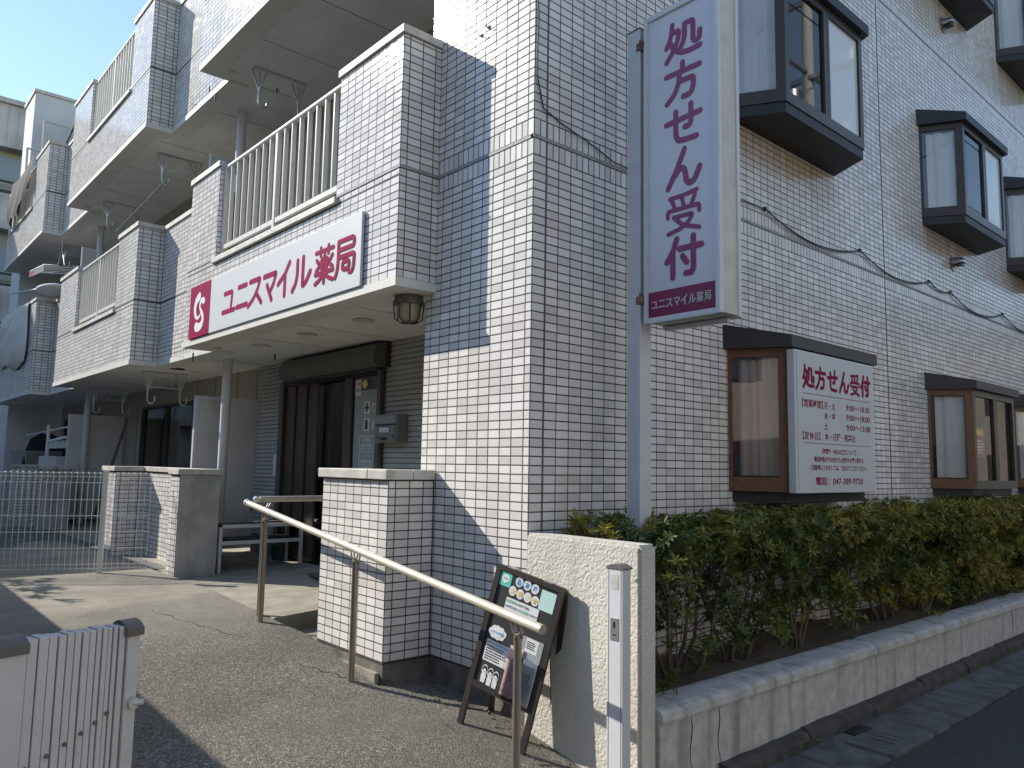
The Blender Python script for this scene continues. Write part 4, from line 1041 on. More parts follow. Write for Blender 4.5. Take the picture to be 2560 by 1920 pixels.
# ------------------------------------------------------------------ A-board
ab = thing('menu_board', 'leaning black easel board with mint logo and round letter stickers by the handrail', 'easel board', (-.2, -.295, -.07))
O_ = Vector((-.2, -.295, -.07)); wv = Vector((.9558, .2056, -.2103)); lv = Vector((.1807, .1536, .9715)); wv.normalize(); lv = (lv-wv*lv.dot(wv)).normalized(); nv = wv.cross(lv).normalized()
WD, LN = .428, .835
FRB = mat('black_brown_frame', (.045, .037, .034), .42, var=.15, vscale=30)
def bq(a, b, c, d, n0, n1): # board box in (s,t) coordinates
    return (O_+wv*a+lv*b+nv*n0, wv*(c-a), lv*(d-b), nv*(n1-n0))
def bb(name, a, b, c, d, n0, n1, m, par=ab): return MB().obox(*bq(a, b, c, d, n0, n1)).build(name, m, par)
bb('stile', 0, 0, .032, LN-.028, -.018, .0, FRB); bb('stile', WD-.032, 0, WD, LN-.028, -.018, 0, FRB)
bb('top_rail', 0, LN-.028, WD, LN, -.018, 0.0005, FRB); bb('low_rail', .032, .205, WD-.032, .237, -.017, -.0005, FRB)
bb('blackboard', .032, .237, WD-.032, LN-.028, -.014, -.007, CHALK)
back = Vector((.30, .17, -.60)); bl = (Vector((0, .235, -.80))+lv*0).normalized()
def bq2(a, b, c, d, n0, n1):
    top = O_+lv*(LN-.01)+nv*(-.03)
    dn = (-lv*1.0-nv*.30).normalized(); nn = wv.cross(dn).normalized()
    return (top+wv*a+dn*b+nn*n0, wv*(c-a), dn*(d-b), nn*(n1-n0))
L2 = LN*1.0
for a, b, c, d in ((0, 0, .03, L2), (WD-.03, 0, WD, L2), (.03, 0, WD-.03, .03), (.03, L2-.19, WD-.03, L2-.16)):
    MB().obox(*bq2(a, b, c, d, -.009, .009)).build('rear_leg' if d-b > .5 else 'rear_rail', FRB, ab)
for a in (.07, .30): MB().obox(*bq(a, LN-.003, a+.05, LN+.003, -.045, .001)).build('hinge', ALU, ab)
pp = O_+wv*(WD+.006)+lv*.48-nv*.02
MB().tube([pp, pp+Vector((.004, .002, -.16)), pp+Vector((.006, .0, -.20)), pp+Vector((-.006, 0, -.213)), pp+Vector((.004, 0, -.222))], .0025, 6).build('stay_hook', BLACKM, ab)
def BP(s_, t_, n_): return O_+wv*s_+lv*t_+nv*n_
def disc(name, s_, t_, r, m, n_, ry=None, k=24):
    ry = ry or r
    mb = MB(); vs = [BP(s_+r*math.cos(a), t_+ry*math.sin(a), n_) for a in [2*math.pi*i/k for i in range(k)]]; lo = [v-nv*.001 for v in vs]
    mb.hull(lo, vs); return mb.build(name, m, ab)
def rrect(name, a, b, c, d, r, m, n_):
    pts = []
    for cx_, cy_, a0 in ((c-r, d-r, 0), (a+r, d-r, 90), (a+r, b+r, 180), (c-r, b+r, 270)):
        for i in range(5): t = math.radians(a0+22.5*i); pts.append((cx_+r*math.cos(t), cy_+r*math.sin(t)))
    vs = [BP(x, y, n_) for x, y in pts]; mb = MB(); mb.hull([v-nv*.001 for v in vs], vs); return mb.build(name, m, ab)
def bt(s_, m, x, y, h, w_, n_, al='CENTER', b=.02, rot=0):
    u, v = wv, lv
    if rot: u, v = -lv, wv
    return text(s_, m, ab, BP(x, y, n_), u, v, h, w_, bold=b, align=al)
rrect('logo_tile', .036, .735, .109, .806, .012, TEAL, -.005)
disc('speech_bubble', .0725, .775, .025, WHITE, -.004, .021); MB().add([BP(.062, .760, -.0042), BP(.078, .757, -.0042), BP(.068, .744, -.0042)], [(0, 1, 2)]).build('bubble_tail', WHITE, ab)
bt('LINE', TEAL, .0725, .770, .010, .030, -.0035)
for (x, y), ch in zip(((.158, .782), (.209, .781), (.259, .778)), 'お友達'):
    disc('round_sticker', x, y, .0235, WHITE, -.005, .025); bt(ch, BLUE, x, y-.016, .031, .028, -.0035, b=.05)
for (x, y), ch in zip(((.131, .728), (.180, .726), (.227, .725), (.275, .722)), '大募集中'):
    disc('round_sticker', x, y, .0235, WHITE, -.005, .025); bt(ch, YEL, x, y-.016, .031, .028, -.0035, b=.05)
rrect('mint_card', .300, .693, .389, .791, .003, mat('mint_card', (.55, .76, .70), .4), -.005)
rrect('notice_sheet', .105, .629, .312, .690, .002, PAPER, -.005)
bt('①', INK, .115, .668, .013, .012, -.0035); bt('LINE', GREENP, .143, .667, .016, .042, -.0035); bt('から処方箋送信♪', INK, .212, .667, .013, .092, -.0035)
bt('②お薬が出来たら', INK, .158, .642, .013, .10, -.0035); bt('LINE', GREENP, .232, .641, .016, .042, -.0035); bt('でお知らせ', INK, .284, .642, .012, .054, -.0035)
for (x, y, r) in ((.065, .5, .017), (.08, .515, .018), (.10, .518, .019), (.125, .515, .018), (.143, .503, .017), (.135, .487, .017), (.11, .482, .018), (.082, .483, .018)): disc('cloud_card', x, y, r, WHITE, -.0050-.00005*x*100, r, 16)
disc('cloud_card', .103, .5, .04, WHITE, -.0044, .02)
bt('かかりつけ薬剤師', BLUE, .103, .492, .015, .082, -.0035)
rrect('notice_sheet', .053, .348, .204, .456, .002, PAPER, -.005)
mb = MB(); lines(mb, BP(.06, .355, -.0045), wv, lv, nv, .135, .075, 6, R_); mb.build('print', INK, ab)
bt('かかりつけ薬剤師とは', BLUE, .125, .438, .011, .13, -.0035)
for i, (x, y) in enumerate(((.085, .285), (.124, .28), (.160, .276))):
    disc('figure_card', x, y+.018, .0185, WHITE, -.0050, .027, 20); MB().hull([BP(x+a, y+b, -.0052) for a, b in ((-.013, -.045), (.013, -.045), (.016, -.005), (-.016, -.005))], [BP(x+a, y+b, -.0046) for a, b in ((-.013, -.045), (.013, -.045), (.016, -.005), (-.016, -.005))]).build('figure_card', WHITE, ab)
    disc('face', x, y+.014, .0135, WHITE, -.0042, .016, 16)
    # black hair cap
    pts = [BP(x+.0155*math.cos(a), y+.018+.0215*math.sin(a), -.0040) for a in [math.pi*j/10 for j in range(11)]]+[BP(x-.011, y+.013, -.0040), BP(x+(-.004 if i != 1 else -.005), y+.026, -.0040), BP(x+.006, y+.022, -.0040), BP(x+.012, y+.013, -.0040)]
    MB().add(pts, [tuple(range(len(pts)))]).build('hair', INK, ab)
    for sx in (-.005, .005): disc('eye', x+sx, y+.010, .0016, INK, -.0034, .0022, 8)
# leaflet holder with pink leaflet and white leaflet
bb('holder', .196, .222, .386, .228, -.005, .010, GLASS); bb('holder', .196, .228, .386, .42, .008, .010, GLASS)
MB().obox(*bq(.205, .23, .285, .475, -.0045, .002)).build('pink_leaflet', mat('pale_pink_paper', (.80, .56, .56), .5), ab)
text('かかりつけ薬剤師', NAVY, ab, BP(.262, .465, .0035), -lv, wv, .019, .13, bold=.02); text('を選んでください', NAVY, ab, BP(.236, .42, .0035), -lv, wv, .017, .12, bold=.02)
for i in range(10): disc('petal', R_.uniform(.21, .28), R_.uniform(.235, .30), R_.uniform(.003, .009), PINK, .0030+.0001*i, None, 10)
MB().obox(*bq(.298, .225, .382, .44, -.0045, .0025)).build('white_leaflet', PAPER, ab)
mb = MB(); lines(mb, BP(.305, .25, .0032), wv, lv, nv, .07, .13, 11, R_); mb.build('print', BLUE, ab)
rrect('grey_sheet', .26, .44, .386, .545, .003, mat('grey_card', (.35, .38, .38), .5), -.0052)
rrect('notice_sheet', .284, .475, .358, .542, .002, PAPER, -.0045)
mb = MB(); lines(mb, BP(.29, .49, -.0038), wv, lv, nv, .055, .04, 4, R_); mb.build('print', INK, ab)

# ------------------------------------------------------------------ folded gate in the foreground
fg = thing('folding_gate', 'folded cream aluminium accordion gate with brown end caps in the foreground', 'gate', (1.3, -2.45, -.3))
PA = Vector((1.352, -2.555, 0)); PB = Vector((1.300, -2.338, 0)); gd = (PB-PA).normalized(); gn = Vector((gd.y, -gd.x, 0))   # gn towards camera
def gbox(name, t0, t1, d0, d1, z0, z1, m, bev=.002):
    return MB().obox(PA+gd*t0+gn*d0+Vector((0, 0, z0)), gd*(t1-t0), gn*(d1-d0), (0, 0, z1-z0)).build(name, m, fg, None, bev)
GZT = .902
gbox('end_post', -.042, .018, -.045, .018, -.35, GZT-.008, GATEW)
gbox('end_post', -.11, -.047, -.045, .022, -.35, GZT-.012, GATEW)
for a, b in ((-.044, .019), (-.112, -.045)):
    pts = [(d, .0+.016*math.sin(math.pi*(d+.052)/.076)) for d in [-.052+.076*i/8 for i in range(9)]]
    q0 = [PA+gd*a+gn*d+Vector((0, 0, GZT-.006+h)) for d, h in pts]+[PA+gd*a+gn*.024+Vector((0, 0, GZT-.022)), PA+gd*a-gn*.052+Vector((0, 0, GZT-.022))]
    MB().hull(q0, [p+gd*(b-a) for p in q0]).build('cap', CAPG, fg)
x = .024; ws = [.0195, .0195, .017, .016, .015, .0145, .0145, .014, .0115, .0115, .0105, .0105]
for i, w_ in enumerate(ws):
    z = GZT-.002+.0016*math.sin(i*1.7)
    o = gbox('slat', x, x+w_-.0022, -.036, .004+.0015*math.sin(i*2.3), -.35, z, GATEW, .0012)
    if i % 2 == 0:
        c = PA+gd*(x+w_/2)+gn*.006; zz = .665+.0065*i
        MB().tube([c+Vector((0, 0, zz)), c+gn*.0035+Vector((0, 0, zz))], .0042, 12).build('rivet', CAPG, fg)
    x += w_
gbox('end_post', x+.001, x+.014, -.042, .006, -.35, GZT-.004, GATEW)
xe = x+.016
gbox('catch_post', xe, xe+.026, -.040, .012, -.35, GZT-.012, GATEW)
pts = [(d, .014*math.sin(math.pi*(d+.05)/.07)) for d in [-.05+.07*i/8 for i in range(9)]]
q0 = [PA+gd*(xe-.006)+gn*d+Vector((0, 0, GZT-.008+h)) for d, h in pts]+[PA+gd*(xe-.006)+gn*.02+Vector((0, 0, GZT-.024)), PA+gd*(xe-.006)-gn*.05+Vector((0, 0, GZT-.024))]
MB().hull(q0, [p+gd*.036 for p in q0]).build('cap', CAPG, fg)
c = PA+gd*(xe+.016)+gn*.012+Vector((0, 0, .742))
MB().tube([c, c+gn*.012], .0115, 16).build('latch_knob', GATEW, fg); MB().tube([c+gn*.006-gd*.004, c+gn*.014+gd*.018], .0065, 10).build('latch_lever', GATEW, fg)
c = PA-gd*.075+gn*.02
for z in (.70, .76): MB().tube([c+Vector((0, 0, z)), c+Vector((0, 0, z+.052))], .016, 16).build('hinge_barrel', GATEW, fg)

# ------------------------------------------------------------------ mesh fence
mf = thing('mesh_fence', 'cream welded wire mesh fence with a square post beside the entrance path', 'fence', (-5.0, -1.2, .15))
f0 = Vector((-4.86, -.47, 0)); f1 = Vector((-5.035, -.82, 0)); f2 = Vector((-5.92, -2.60, 0)); fd = (f2-f1).normalized()
f0 = f1-fd*.40; zb, zt = .20, 1.12
FM = mat('cream_wire', (.66, .64, .56), .4)
Lf = (f2-f0).length; fn = Vector((fd.y, -fd.x, 0))
def fp(t, z, off=0): return f0+fd*t+Vector((0, 0, z))+fn*off
hz = [zb+.02, zb+.06]+[zb+.06+.15*i for i in range(1, 5)]+[zt-.10, zt-.045, zt-.01]
for z in hz: MB().tube([fp(0, z, .012 if z in (hz[0], hz[1], hz[-1], hz[-2]) else 0), fp(Lf, z, .012 if z in (hz[0], hz[1], hz[-1], hz[-2]) else 0)], .0032, 6).build('horizontal_wire', FM, mf)
t = .005
while t < Lf:
    pts = [fp(t, zb), fp(t, zb+.03, .018), fp(t, zb+.065, .0), fp(t, zt-.1, .0), fp(t, zt-.055, .022), fp(t, zt-.02, .014), fp(t, zt, .0), fp(t, zt-.012, -.012)]
    MB().tube(pts, .0026, 5, caps=False).build('vertical_wire', FM, mf); t += .05
for t in (.40, 2.39):
    p = fp(t, 0, -.03); MB().obox(p-fd*.022-fn*.022+Vector((0, 0, .05)), fd*.044, fn*.044, (0, 0, 1.09)).build('post', RAILW, mf, None, .004)
sheet('terrace', fine(-11.4, -5.2, 6), fine(-3.0, -.05, 4), lambda x, y: .155 if y > -3 else .15, mat('dark_paving', (.17, .165, .15), .85, var=.4, vscale=4, bump=.3, bscale=60))
fk = thing('fence_kerb', 'low worn concrete kerb under the wire mesh fence', 'kerb', (-5.2, -1.4, .15))
p = fp(.3, .02, -.05); MB().obox(p, fd*2.6, fn*.1, (0, 0, .155)).build('kerb', CONC, fk, None, .01)

# ------------------------------------------------------------------ bench, small things by the door
bn = thing('metal_bench', 'pale metal two tier bench beside the garden wall and handrail', 'bench', (-4.6, .5, .18))
for x in (-4.52, -4.85):
    for y in (.10, .95): MB().box((x-.015, y-.015, .15), (x+.015, y+.015, .60)).build('leg', ALUW, bn)
    for z in (.43, .59): MB().box((x-.012, .115, z), (x+.012, .935, z+.035)).build('side_rail', ALUW, bn)
bx('shelf', (-4.84, .1, .605), (-4.53, .95, .622), BLACKM, bn); bx('shelf', (-4.84, .1, .465), (-4.53, .95, .48), BLACKM, bn)
tag(MB().tube([(-4.95, .93, .2), (-4.95, .93, .36)], .11, 16, rs=[.08, .11]).build('plant_pot', mat('dark_teal_pot', (.02, .09, .085), .5)), 'small dark teal pot on the floor beside the shop door', 'pot')
tag(MB().hull([(-3.7, .62, .207), (-3.0, .5, .207), (-3.0, .93, .207), (-3.7, .93, .207)][::1], [(-3.7, .62, .214), (-3.0, .5, .214), (-3.0, .93, .214), (-3.7, .93, .214)]).build('door_mat', mat('grey_mat', (.09, .09, .09), .95, var=.2, vscale=80)), 'dark grey mat in front of the shop door', 'mat')

# ------------------------------------------------------------------ hedge shrubs
def leafmat():
    m = bpy.data.materials.new('shrub_leaf'); m.use_nodes = True; t = m.node_tree; N = t.nodes; L = t.links; b = N['Principled BSDF']
    at = N.new('ShaderNodeAttribute'); at.attribute_name = 'tint'; cr = N.new('ShaderNodeValToRGB')
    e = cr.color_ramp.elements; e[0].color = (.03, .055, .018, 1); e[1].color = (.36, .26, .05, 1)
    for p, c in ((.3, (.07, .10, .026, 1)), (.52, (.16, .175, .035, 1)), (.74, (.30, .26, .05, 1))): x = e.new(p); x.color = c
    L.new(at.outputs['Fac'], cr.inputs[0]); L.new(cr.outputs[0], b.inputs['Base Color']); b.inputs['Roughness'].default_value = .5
    b.inputs['Specular IOR Level'].default_value = .3
    tl = N.new('ShaderNodeBsdfTranslucent'); L.new(cr.outputs[0], tl.inputs[0]); mx = N.new('ShaderNodeMixShader'); mx.inputs[0].default_value = .22
    L.new(b.outputs[0], mx.inputs[1]); L.new(tl.outputs[0], mx.inputs[2]); L.new(mx.outputs[0], N['Material Output'].inputs[0]); return m
LEAF = leafmat()
class Leaves:
    def __init__(s, seed): s.c = []; s.a = []; s.t = []; s.sc = []; s.rng = np.random.RandomState(seed)
    def whorl(s, c, a, tint, scale=1.): s.c.append(c); s.a.append(a); s.t.append(tint); s.sc.append(scale)
    def build(s, parent, name='foliage'):
        rg = s.rng; C = np.array(s.c, float); A = np.array(s.a, float); A /= np.linalg.norm(A, axis=1)[:, None]; n = len(C); K = 8
        ref = np.where(np.abs(A[:, 2:3]) < .9, [[0, 0, 1]], [[1, 0, 0]]); X = np.cross(A, ref); X /= np.linalg.norm(X, axis=1)[:, None]; Y = np.cross(A, X)
        V = []; T = []
        for k in range(K):
            ph = 2*math.pi*k/K+rg.rand(n)*.7; el = rg.uniform(.05, .9, n)
            d = (X*np.cos(ph)[:, None]+Y*np.sin(ph)[:, None])*np.cos(el)[:, None]+A*np.sin(el)[:, None]
            sd = np.cross(d, A); sd /= np.maximum(np.linalg.norm(sd, axis=1), 1e-4)[:, None]; up = np.cross(sd, d)
            L = (rg.uniform(.028, .047, n)*np.array(s.sc))[:, None]; Wd = L*.17; drp = rg.uniform(-.10, .22, n)[:, None]*L
            b = C+d*.003
            V += [b, b+d*L*.35+sd*Wd*.8+up*Wd*.35, b+d*L*.70+sd*Wd*.85+up*Wd*.2-up*drp*.4, b+d*L-up*drp, b+d*L*.70-sd*Wd*.85+up*Wd*.2-up*drp*.4, b+d*L*.35-sd*Wd*.8+up*Wd*.35]
            T.append(np.clip(np.array(s.t)+rg.normal(0, .09, n), 0, 1))
        V = np.stack(V, 1).reshape(n, K, 6, 3).reshape(-1, 3); T = np.stack(T, 1).reshape(-1)
        base = np.arange(n*K)*6; Fc = np.concatenate([np.stack([base, base+3, base+2, base+1], 1), np.stack([base, base+5, base+4, base+3], 1)], 1).reshape(-1, 4)
        me = bpy.data.meshes.new(name); me.vertices.add(len(V)); me.vertices.foreach_set('co', V.ravel().astype(np.float32))
        me.loops.add(len(Fc)*4); me.loops.foreach_set('vertex_index', Fc.ravel().astype(np.int32)); me.polygons.add(len(Fc)); me.polygons.foreach_set('loop_start', (np.arange(len(Fc))*4).astype(np.int32)); me.update(calc_edges=True)
        at = me.attributes.new('tint', 'FLOAT', 'FACE'); at.data.foreach_set('value', np.repeat(T, 2).astype(np.float32))
        o = link(name, me, LEAF, parent); o['kind'] = 'stuff'; return o
def shrub(y0, y1, label, dens, warm, seed, ztop=.98):
    rg = random.Random(seed); yc = (y0+y1)/2; base = Vector((rg.uniform(.34, .44), yc+rg.uniform(-.08, .08), .08))
    t = thing('shrub', label, 'shrub', tuple(base), 'clipped hedge shrubs in the street planter')
    lv_ = Leaves(seed); blobs = []
    y = y0
    while y < y1:
        for x in (.15, .33, .50, .63): blobs.append((x+rg.uniform(-.05, .05), y+rg.uniform(-.06, .06), ztop-.10+rg.uniform(-.07, .05), rg.uniform(.085, .13), 1.))
        y += .125
    nm = int(len(blobs)*1.0*(.3+dens))
    for i in range(nm):
        zz = rg.uniform(.20, ztop-.2) if dens > .6 else rg.triangular(.16, ztop-.2, ztop-.25)
        blobs.append((rg.uniform(.30, .68) if dens > .6 else rg.uniform(.2, .62), rg.uniform(y0, y1), zz, rg.uniform(.07, .12), .6+.4*dens))
    for bxx, by, bz, br, dn in blobs:
        tw = min(1, max(0, rg.gauss(warm, .13)))
        for j in range(int(25*dn)):
            d = Vector((rg.gauss(.25, 1), rg.gauss(0, 1), rg.gauss(.45, 1))).normalized()
            p = Vector((bxx, by, bz))+d*br*rg.uniform(.55, 1.1)
            if p.x > .74: p.x = .74-rg.random()*.05
            if p.x < .02: continue
            p.z = max(.12, min(p.z, ztop+.05))
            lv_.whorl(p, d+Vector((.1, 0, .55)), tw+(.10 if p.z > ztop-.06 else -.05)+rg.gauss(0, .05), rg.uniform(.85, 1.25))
    lv_.build(t)
    st = MB(); nst = 5
    for i in range(nst):
        ang = 2*math.pi*i/nst+rg.random(); b0 = base+Vector((math.cos(ang)*.04, math.sin(ang)*.07, -.03))
        m1 = b0+Vector((rg.uniform(-.06, .08), math.sin(ang)*.13+rg.uniform(-.05, .05), .24)); m2 = m1+Vector((rg.uniform(-.06, .08), math.sin(ang)*.10, .25))
        for tgt in range(3):
            e = Vector((rg.uniform(.15, .6), min(y1, max(y0, m2.y+rg.uniform(-.22, .22))), ztop-.1))
            MBt = [m2, m2.lerp(e, .5)+Vector((rg.uniform(-.04, .04), rg.uniform(-.04, .04), 0)), e]
            st.tube(MBt, .005, 6, rs=[.0065, .005, .003])
            for q in range(2):
                a = m1.lerp(m2, rg.random()); st.tube([a, a+Vector((rg.uniform(-.1, .18), rg.uniform(-.16, .16), rg.uniform(.03, .16)))], .003, 5, rs=[.004, .002])
        MB().tube([b0, b0.lerp(m1, .5)+Vector((rg.uniform(-.02, .02), rg.uniform(-.02, .02), 0)), m1, m2], .011, 8, rs=[.0145, .0125, .0105, .008]).build('stem', BARK, t)
    o = st.build('twigs', BARK, t); o['kind'] = 'stuff'
SH = [(.40, 1.05, 'sparse olive shrub next to the stucco wall and sign pole', .30, .40), (1.05, 1.75, 'open leggy shrub with the tiled wall showing between its stems', .32, .40),
      (1.75, 2.45, 'shrub under the opening hours board with low drooping leaves', .45, .45), (2.45, 3.15, 'dark shrub with a twisted bare stem under the right edge of the hours board', .40, .50),
      (3.15, 3.85, 'shrub turning yellow at the top beside the wall joint', .65, .62), (3.85, 4.6, 'dense shrub below the tiled strip between the two bay windows', .8, .48),
      (4.6, 5.4, 'dense yellowish shrub just before the second bay window', .9, .66), (5.4, 6.2, 'dense olive shrub below the second bay window', .95, .62),
      (6.2, 7.2, 'dense shrub at the right edge of the picture', .95, .64), (7.2, 8.3, 'farther hedge shrub below the third bay window', .95, .6), (8.3, 9.6, 'farthest hedge shrub in the planter', .9, .55)]
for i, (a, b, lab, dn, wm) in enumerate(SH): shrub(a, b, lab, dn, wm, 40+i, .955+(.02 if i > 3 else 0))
# leafy sprigs just behind the stucco wall
sg = thing('sprig', 'yellow green leafy sprigs poking up behind the stucco wall', 'shrub', (.3, .2, .1)); lv_ = Leaves(3); stm = MB()
for (x, y, z, s_) in ((.07, .22, .88, 1.1), (.14, .20, .90, 1.2), (.20, .19, .955, 2.0), (.225, .22, .90, 1.5), (.29, .2, .895, 1.2), (.35, .2, .93, 1.5), (.40, .21, .90, 1.3), (.46, .19, .885, 1.2), (.10, .25, .86, 1.2), (.74, .30, .80, 1.2), (.72, .25, .72, 1.2), (.73, .28, .60, 1.2), (.70, .30, .40, 1.3), (.71, .33, .25, 1.3), (.66, .3, .2, 1.2)):
    for j in range(3): lv_.whorl((x+R_.uniform(-.02, .02), y+R_.uniform(-.02, .02), z-.012*j), (R_.uniform(-.3, .3), R_.uniform(-.3, .1), 1), .72 if z > .85 else .45, s_)
    stm.tube([(x, y, z), (x+R_.uniform(-.05, .02), y+.06, z-.15), (x-.06, y+.12, max(.1, z-.4))], .0035, 5)
lv_.build(sg); o = stm.build('twigs', BARK, sg); o['kind'] = 'stuff'

# ------------------------------------------------------------------ balcony goods
fu = thing('futon', 'white futon hung out over the far second floor balcony wall', 'futon', (-13.8, -.4, 3.5))
mb = MB(); nx, nz = 26, 22; V = []
for j in range(nz+1):
    for i in range(nx+1):
        u, v = i/nx, j/nz
        x = -15.5+2.55*u+.05*math.sin(v*6+u*3); 
        bottom = 2.92+.07*math.sin(u*7)+.05*(1-u)
        z = 4.10-(4.10-bottom)*v; bul = math.sin(math.pi*min(1, max(0, v)))**.5*math.sin(math.pi*u)**.4
        y = -.34-.20*bul*(.72+.2*math.sin(u*9+v*2)+.10*math.sin(u*23+v*5)+.06*math.sin(v*17+u*8))
        if v < .07: y = -.34+.08*(1-v/.07)
        V.append((x+(.12*math.sin(v*3.1) if u > .8 else 0), y, z))
nn_ = len(V)
V2 = [(x, -.33 if z < 4.05 else y+.05, z) for x, y, z in V]
mb.add(V+V2, [(j*(nx+1)+i, (j+1)*(nx+1)+i, (j+1)*(nx+1)+i+1, j*(nx+1)+i+1) for j in range(nz) for i in range(nx)], True)
mb.build('quilt', mat('ivory_cloth', (.62, .59, .53), .95, var=.08, vscale=4, bump=.3, bscale=12), fu)
pc = thing('pillow', 'white pillow lying on the coping of the far second floor balcony', 'pillow', (-11.8, -.2, 4.05))
MB().sphere((-11.9, -.16, 4.115), .5, 20, (1.0, .5, .13)).build('cushion', CURT, pc)
dr_ = thing('drying_rack', 'white plastic clip drying rack hanging under the far third floor balcony', 'drying rack', (-12.3, 0, 4.8))
mb = MB(); A = [(-13.3, -.3, 4.66), (-12.0, -.3, 4.55), (-11.9, .25, 4.60), (-13.2, .25, 4.70)]
mb.tube(A+[A[0]], .012, 6)
for i in range(1, 5): a = Vector(A[0]).lerp(Vector(A[1]), i/5); b = Vector(A[3]).lerp(Vector(A[2]), i/5); mb.tube([a, b], .007, 5)
mb.build('frame', ALUW, dr_)
MB().tube([(-12.6, 0, 4.65), (-12.3, .0, 4.95), (-12.0, 0, 4.6)], .006, 5).tube([(-12.3, 0, 4.95), (-12.3, 0, 5.2)], .006, 5).build('hanger_hook', ALUW, dr_)
for i in range(9):
    a = Vector(A[0]).lerp(Vector(A[1]), (i+.3)/9); MB().box((a.x-.012, a.y-.01, a.z-.11), (a.x+.012, a.y+.01, a.z-.012)).build('peg', PINK if i < 3 else FM, dr_)
lpn = tag(MB().tube([(-15.6, -.25, 4.62), (-11.6, -.12, 4.15)], .018).build('laundry_pole', mat('bluish_pole', (.5, .55, .65), .4)), 'pale blue laundry pole sloping above the far second floor coping', 'pole')
nt_ = thing('net_screen', 'sagging dark net tied over the railing of the farthest third floor balcony', 'net', (-14.5, -.34, 6.4))
V = []; nx, nz = 16, 8
for j in range(nz+1):
    for i in range(nx+1):
        u, v = i/nx, j/nz; V.append((-15.75+2.15*u, -.36-.05*math.sin(u*17+v*3)*v-.04*v, 6.98-.10*math.sin(math.pi*u)*(1-v)-(.85+.16*math.sin(u*5)+.10*math.sin(u*13))*v))
NETM = mat('dark_net', (.07, .065, .06), .9, var=.3, vscale=40)
MB().add(V, [(j*(nx+1)+i, (j+1)*(nx+1)+i, (j+1)*(nx+1)+i+1, j*(nx+1)+i+1) for j in range(nz) for i in range(nx)], True).build('net', NETM, nt_)
for i, (x, z, x2, z2) in enumerate(((-13.6, 6.95, -13.6, 7.69), (-15.25, 6.95, -15.33, 7.68))):
    t = thing('pole_stand', 'grey pipe arm holding a laundry pole above the net, %s' % ('right one', 'left one')[i], 'pole stand', (x, -.2, z), 'pipe arms on the farthest balcony')
    MB().tube([(x, -.22, z), (x2, -.22, z2)], .022).build('upright', PANELG, t); MB().tube([(x2, -.22, z2), (x2+.05, .25, z2-.02)], .02).build('arm', PANELG, t)
tag(MB().tube([(-13.9, .1, 7.05), (-13.2, .25, 7.75)], .02).build('laundry_pole', mat('green_pole', (.05, .12, .09), .5)), 'dark green pole leaning across the farthest third floor balcony', 'pole')
# ground floor terrace at the far end
jk = thing('jacket', 'black long sleeved jacket drying on a hanger at the far terrace', 'jacket', (-14.6, .2, 1.2))
prof = [(0, .97), (.08, 1.0), (.27, .90), (.36, .66), (.43, .20), (.32, .17), (.26, .60), (.25, .02), (-.25, .0), (-.26, .60), (-.32, .16), (-.43, .20), (-.36, .66), (-.27, .90), (-.08, 1.0)]
q = [(-14.0, .30+x*.9, .72+z) for x, z in prof]
MB().hull([(a-.05, b, c) for a, b, c in q], [(a+.06, b, c) for a, b, c in q]).build('cloth', mat('black_cloth', (.02, .02, .022), .9), jk)
MB().tube([(-14.0, .30, 1.7), (-14.0, .30, 1.85)], .012).build('hanger_hook', ALUW, jk)
tub = tag(MB().hull([(-15.2, 0, 1.0), (-13.9, 0, 1.0), (-13.9, .5, 1.0), (-15.2, .5, 1.0)], [(-15.4, -.05, 1.38), (-13.7, -.05, 1.38), (-13.7, .55, 1.38), (-15.4, .55, 1.38)]).build('storage_tub', mat('grey_tub', (.25, .25, .26), .6)), 'grey plastic tub standing at the far terrace behind the fence', 'tub')
ds = thing('drying_stand', 'white drying stand with a hanging clip rack at the far terrace', 'drying stand', (-13.2, .2, .2))
MB().tube([(-13.25, .2, .2), (-13.25, .2, 1.85)], .03).build('pole', CURT, ds); MB().tube([(-15.3, .2, 1.70), (-11.7, .2, 1.78)], .014).build('bar', CURT, ds); MB().tube([(-13.2, .2, 1.55), (-11.6, .15, 1.60)], .025).build('bar', CURT, ds)
for i in range(9): MB().box((-13.0+.15*i, .18, 1.42), (-12.97+.15*i, .2, 1.55)).build('peg', CURT, ds)
tag(MB().tube([(-10.9, .5, .3), (-10.35, .75, 1.9)], .022).build('leaning_pole', mat('dark_pole', (.12, .12, .115), .5)), 'dark pole leaning against the terrace partition', 'pole')
bx2 = tag(bx('storage_box', (-13.4, 0.1, .2), (-12.0, .7, 1.28), PANELG, None, bevel=.01), 'plain grey storage box on the far terrace', 'box')

